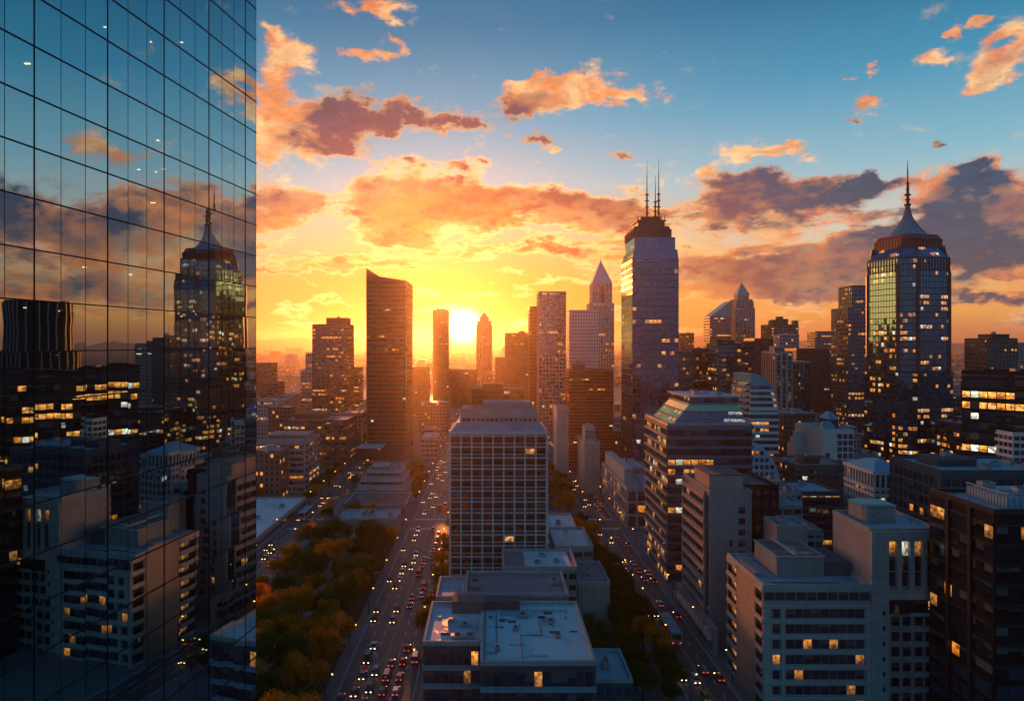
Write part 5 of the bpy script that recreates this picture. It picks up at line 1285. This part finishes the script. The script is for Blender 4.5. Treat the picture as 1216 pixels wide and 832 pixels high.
def park(x, y):
    if -74 < x < -55 and 232 < y < 250: return
    o = rr.random() < (.8 if y < 225 else .5 if x < -60 else .3)
    f = 'front' if y < 215 else 'middle' if y < 270 else 'back'
    s = rr.uniform(.85, 1.25)
    plant(x, y, s, 'autumn' if o else 'green', f'{"orange-brown autumn" if o else "dark green"} tree in the {f} rows of the park left of the left avenue', f'{"orange" if o else "green"} trees in the {f} of the park')
for x, y, k in ((-59.5, 201, 'autumn'), (-51.5, 200, 'autumn'), (-61, 214, 'autumn'), (-52.5, 186, 'green'), (-62, 187, 'green'), (-66, 196, 'autumn'), (-74, 226, 'autumn')):
    okp(x, y, 1); plant(x, y, 1.25, k, f'large {"orange autumn" if k == "autumn" else "dark green"} tree at the near end of the park', f'large {"orange" if k == "autumn" else "green"} trees at the near end of the park')
grove(58, -80.5, -43.5, 158, 314, 8.9, park)
def rowt(lbl, grp, ko=.3):
    def f(x, y):
        o = rr.random() < ko; plant(x, y, rr.uniform(.6, .95), 'autumn' if o else 'green', f'{"orange-tinted" if o else "dark green"} tree {lbl}', f'{"orange" if o else "green"} trees {grp}')
    return f
grove(34, 37.5, 47.5, 176, 300, 5.6, rowt('along the left pavement of the right avenue, near stretch', 'along the right avenue, near stretch', .12))
grove(26, 24, 48.5, 300, 500, 6.6, rowt('along the left pavement of the right avenue, far stretch', 'along the right avenue, far stretch', .5))
grove(7, 24, 37, 196, 216, 5.5, rowt('in the yard right of the flat-roofed blocks', 'in the yard beside the flat roofs', .0))
grove(18, -18.8, -15.6, 196, 440, 7., rowt('on the pavement between the left avenue and the lattice tower', 'beside the lattice tower', .4))
grove(26, -84, -42, 352, 512, 7.5, rowt('around the low terraced building between the left avenues', 'around the terraced building', .6))
grove(14, -104, -100, 300, 480, 9, rowt('on the outer pavement of the far left avenue', 'on the far left avenue', .6))
grove(10, 66, 68, 232, 340, 7, rowt('on the right pavement of the right avenue', 'on the right pavement', .2)) if False else None
grove(10, -170, -128, 398, 428, 8, rowt('in front of the striped block at the left', 'before the striped block', .6))
grove(16, -40, 22, 520, 800, 11, rowt('in the small park under the sun', 'under the sun', .8))
for i, (_, t_, ch, _) in enumerate(PROTO):
    if i not in used_p:
        for k in ch: bpy.data.objects.remove(k)
        bpy.data.objects.remove(t_)

# ================================================================ street lamps
def lamp_post():
    t_ = thing('street_lamp', 'x', 'street lamp')
    MB().rod((0, 0, 0), (0, 0, 8.6), .13, .08, 6).build('pole', dmetal, t_)
    MB().rod((0, 0, 8.5), (1.5, 0, 8.9), .06, .05, 5).build('arm', dmetal, t_)
    MB().box(1.25, 2.05, -.2, .2, 8.86, 9.02).build('lamp_head', dmetal, t_)
    MB().rod((1.65, 0, 8.62), (1.65, 0, 8.86), .15, .26, 8).build('lantern', lampm, t_)
    return t_
lp = lamp_post(); lp_ch = list(lp.children); first = [True]
def put_lamp(x, y, rz, label, group):
    if first[0]: r = lp; first[0] = False
    else:
        r = lp.copy(); C.objects.link(r)
        for k in lp_ch: q = k.copy(); C.objects.link(q); q.parent = r
    r.location = (x, y, .15); r.rotation_euler = (0, 0, rz); tag(r, label, 'street lamp', group)
for a, w, nm in ((-29.5, 10., 'the left avenue'), (56.7, 6.6, 'the right avenue'), (-92., 7.2, 'the far left avenue')):
    for s in (-1, 1):
        y = 176. if s < 0 else 190.
        while y < 900:
            if not any(abs(y-c) < hw+2 for c, hw in CR):
                far = 'near stretch' if y < 330 else 'far stretch'
                side = 'left' if s < 0 else 'right'
                put_lamp(a+s*(w+1.), y, pi if s > 0 else 0, f'warm street lamp on the {side} side of {nm}, {far}', f'street lamps on the {side} side of {nm}, {far}')
            y += 31 if y < 500 else 52

# ================================================================ vehicles
carp = None
m, t = material('car_paint'); oi = t.n('ShaderNodeObjectInfo'); out(t, principled(t, oi.outputs['Color'], .28, .25, .6))
carp = m
cglass = plain('car_window', (.02, .025, .03), .08, 0, .8); tyre = plain('tyre', (.02, .02, .02), .8)
def car_proto(kind):
    t_ = thing({'car': 'car', 'van': 'van', 'suv': 'hatchback'}[kind], 'x', 'car'); L, W = (4.7, 1.86) if kind != 'van' else (5.6, 2.05)
    hb, ht = (.78, 1.46) if kind == 'car' else (.95, 1.62) if kind == 'suv' else (1.1, 2.25)
    xs = {'car': (-.30, -.20, .13, .32), 'suv': (-.46, -.40, .12, .30), 'van': (-.485, -.47, .22, .36)}[kind]
    b = MB(); h = L/2; k = W/2
    sect = [(-h, .45, .62, .86), (-h+.25, .28, hb-.06, .96), (-h*.4, .22, hb, 1.), (h*.35, .22, hb-.02, 1.), (h-.5, .25, hb-.16, .97), (h-.08, .35, hb-.30, .84)]
    rings = [[(-k*w_, y, z0), (k*w_, y, z0), (k*w_*1.0, y, (z0+z1)/2), (k*w_*.93, y, z1), (-k*w_*.93, y, z1), (-k*w_, y, (z0+z1)/2)] for y, z0, z1, w_ in sect]
    for A, B_ in zip(rings, rings[1:]):
        for i in range(6): b.face([A[i], A[(i+1) % 6], B_[(i+1) % 6], B_[i]][::-1])
    b.face(rings[0]); b.face(rings[-1][::-1])
    y0, y1, y2, y3 = [L*v for v in xs]
    rf = MB(); rf.prism([(-k*.72, y1+.05), (k*.72, y1+.05), (k*.72, y2), (-k*.72, y2)], ht-.06, ht, poly1=[(-k*.66, y1+.12), (k*.66, y1+.12), (k*.66, y2-.08), (-k*.66, y2-.08)])
    for v, f in zip(rf.f, rf.uv): b.face([rf.v[i] for i in v], f)
    body = b.build('body', carp, t_, smooth=False)
    MB().prism([(-k*.90, y0), (k*.90, y0), (k*.90, y3), (-k*.90, y3)], hb-.08, ht-.05, poly1=[(-k*.72, y1), (k*.72, y1), (k*.72, y2), (-k*.72, y2)]).build('windows', cglass, t_)
    for sx in (-1, 1):
        for yy in (-L*.31, L*.31): MB().rod((sx*k*.78, yy, .33), (sx*k*.99, yy, .33), .33, n=12).build('wheel', tyre, t_)
        MB().box(sx*k*.62-.17, sx*k*.62+.17, h-.13, h-.03, .50, .66).build('headlight', whitem, t_)
        MB().box(sx*k*.62-.18, sx*k*.62+.18, -h-.02, -h+.10, .62, .80).build('tail_light', redm, t_)
    return t_
CARS = {k: car_proto(k) for k in ('car', 'van', 'suv')}; CCH = {k: list(v.children) for k, v in CARS.items()}; CUSE = {}
def solo(k):
    """one-mesh copy for far cars, where the parts do not show"""
    mb = MB(); mats = []; 
    for c in CCH[k]:
        m = c.data.materials[0]
        if m not in mats: mats.append(m)
        mi = mats.index(m)
        for p in c.data.polygons: mb.face([tuple(c.data.vertices[i].co) for i in p.vertices], None, mi)
    o = mb.build(CARS[k].name, mats); return o
SOLO = {k: solo(k) for k in CARS}; SUSE = {}
COL = [((.72, .72, .70), 'white', 6), ((.02, .02, .022), 'black', 5), ((.30, .31, .33), 'silver', 5), ((.09, .10, .11), 'dark grey', 4), ((.45, .03, .02), 'red', 2), ((.03, .07, .20), 'blue', 3), ((.62, .36, .03), 'yellow', 2), ((.18, .30, .38), 'light blue', 2)]
CN = {'car': 'saloon car', 'van': 'van', 'suv': 'hatchback'}
def put_car(kind, col, x, y, rz, label, group, near):
    if near:
        if kind not in CUSE: r = CARS[kind]; CUSE[kind] = 1; ch = CCH[kind]
        else:
            r = CARS[kind].copy(); C.objects.link(r); ch = []
            for k in CCH[kind]: q = k.copy(); C.objects.link(q); q.parent = r; ch.append(q)
        for q in ch: q.color = (*col, 1)
    else:
        if kind not in SUSE: r = SOLO[kind]; SUSE[kind] = 1
        else: r = SOLO[kind].copy(); C.objects.link(r)
        r.color = (*col, 1)
    r.location = (x, y, .03); r.rotation_euler = (0, 0, rz); tag(r, label, 'car', group)
seen = {}
def traffic(a, w, l, y0, y1, gap, nm, parked=False):
    lw = (w-.4)/l
    for s in (-1, 1):
        for j in range(l):
            y = y0+rr.uniform(0, gap)
            while y < y1:
                if not any(abs(y-c) < hw+3 for c, hw in CR) or rr.random() < .3:
                    kind = rr.choices(['car', 'suv', 'van'], (6, 4, 1))[0]; c, cn, _ = rr.choices(COL, [q[2] for q in COL])[0]
                    x = a+s*(.35+lw*(j+.5))+rr.uniform(-.25, .25); near = y < 330
                    way = 'coming' if s < 0 else 'driving away'
                    zone = 'nearest stretch' if y < 215 else 'near stretch' if y < 270 else 'middle stretch' if y < 400 else 'far stretch'
                    lane = 'inner' if j == 0 else 'outer' if j == l-1 else 'middle'
                    put_car(kind, c, x, y, pi if s < 0 else 0, f'{cn} {CN[kind]} {way}, {lane} lane of {nm}, {zone}', f'{cn} {CN[kind]}s {way}, {lane} lane, {nm}, {zone}', near)
                q_ = rr.random(); y += (rr.uniform(7., 10.5) if q_ < .5 else gap*rr.uniform(1.1, 2.3))+(4 if y > 400 else 0)
traffic(-29.5, 10., 3, 172, 520, 23., 'the left avenue'); traffic(-29.5, 10., 3, 520, 1000, 42., 'the left avenue')
traffic(56.7, 6.6, 2, 178, 520, 22., 'the right avenue'); traffic(56.7, 6.6, 2, 520, 800, 40., 'the right avenue')
traffic(-92., 7.2, 2, 285, 700, 28., 'the far left avenue')
for k in CARS:
    if k not in CUSE:
        for q in CCH[k]: bpy.data.objects.remove(q)
        bpy.data.objects.remove(CARS[k])
    if k not in SUSE: bpy.data.objects.remove(SOLO[k])
# the big bus on the right avenue
def bus(x, y, label):
    r = thing('bus', label, 'bus', (x, y, .02)); w, L, h = 3.3, 15.5, 4.3
    MB().prism(rect(x-w/2, x+w/2, y-L/2, y+L/2), .45, h-.25, bot=True).build('body', plain('bus_paint', (.34, .30, .27), .4), r)
    MB().prism(rect(x-w/2-.03, x+w/2+.03, y-L/2-.03, y+L/2+.03), h-.25, h, poly1=rect(x-w/2+.2, x+w/2-.2, y-L/2+.2, y+L/2-.2)).build('roof', blueroof, r)
    for sx in (-1, 1):
        for i in range(9): MB().box(x+sx*w/2-.03, x+sx*w/2+.03, y-L/2+.6+i*1.62, y-L/2+2.0+i*1.62, 1.6, 3.4).build('window', g_warm if sx < 0 and i > 3 else g_dark, r)
        for yy in (-5.2, -3.9, 5.2): MB().rod((x+sx*(w/2-.3), y+yy, .5), (x+sx*(w/2+.02), y+yy, .5), .5, n=14).build('wheel', tyre, r)
        MB().box(x+sx*1.15-.2, x+sx*1.15+.2, y-L/2-.05, y-L/2+.02, .8, 1.1).build('tail_light', redm, r)
    MB().box(x-w/2+.3, x+w/2-.3, y-L/2-.04, y-L/2+.02, 2.0, 3.5).build('rear_window', g_dark, r)
    for yy in (-3, 3): MB().box(x-.8, x+.8, y+yy-1.1, y+yy+1.1, h, h+.3).build('roof_unit', unitm, r)
bus(55.6, 221., 'big bus with a pale blue roof on the right avenue at the lower right')
bus(-96., 372., 'bus with a pale roof on the far left avenue')
# white tent-like kiosks and a traffic light pair at the crossings
def signal(x, y, lab):
    r = thing('traffic_light', lab, 'traffic light', (x, y, .15))
    MB().rod((x, y, .15), (x, y, 5.6), .11, .08, 6).build('pole', dmetal, r); MB().rod((x, y, 5.5), (x+3.5, y, 5.7), .06, .05, 5).build('arm', dmetal, r)
    MB().box(x+3.2, x+3.55, y-.18, y+.15, 4.7, 5.9).build('signal_head', black, r); MB().rod((x+3.37, y-.26, 5.6), (x+3.37, y-.18, 5.6), .14, n=8).build('red_light', redm, r)
signal(-40.6, 350, 'traffic light on the left side of the left avenue at the first crossing'); signal(49, 350, 'traffic light on the left side of the right avenue at the first crossing')
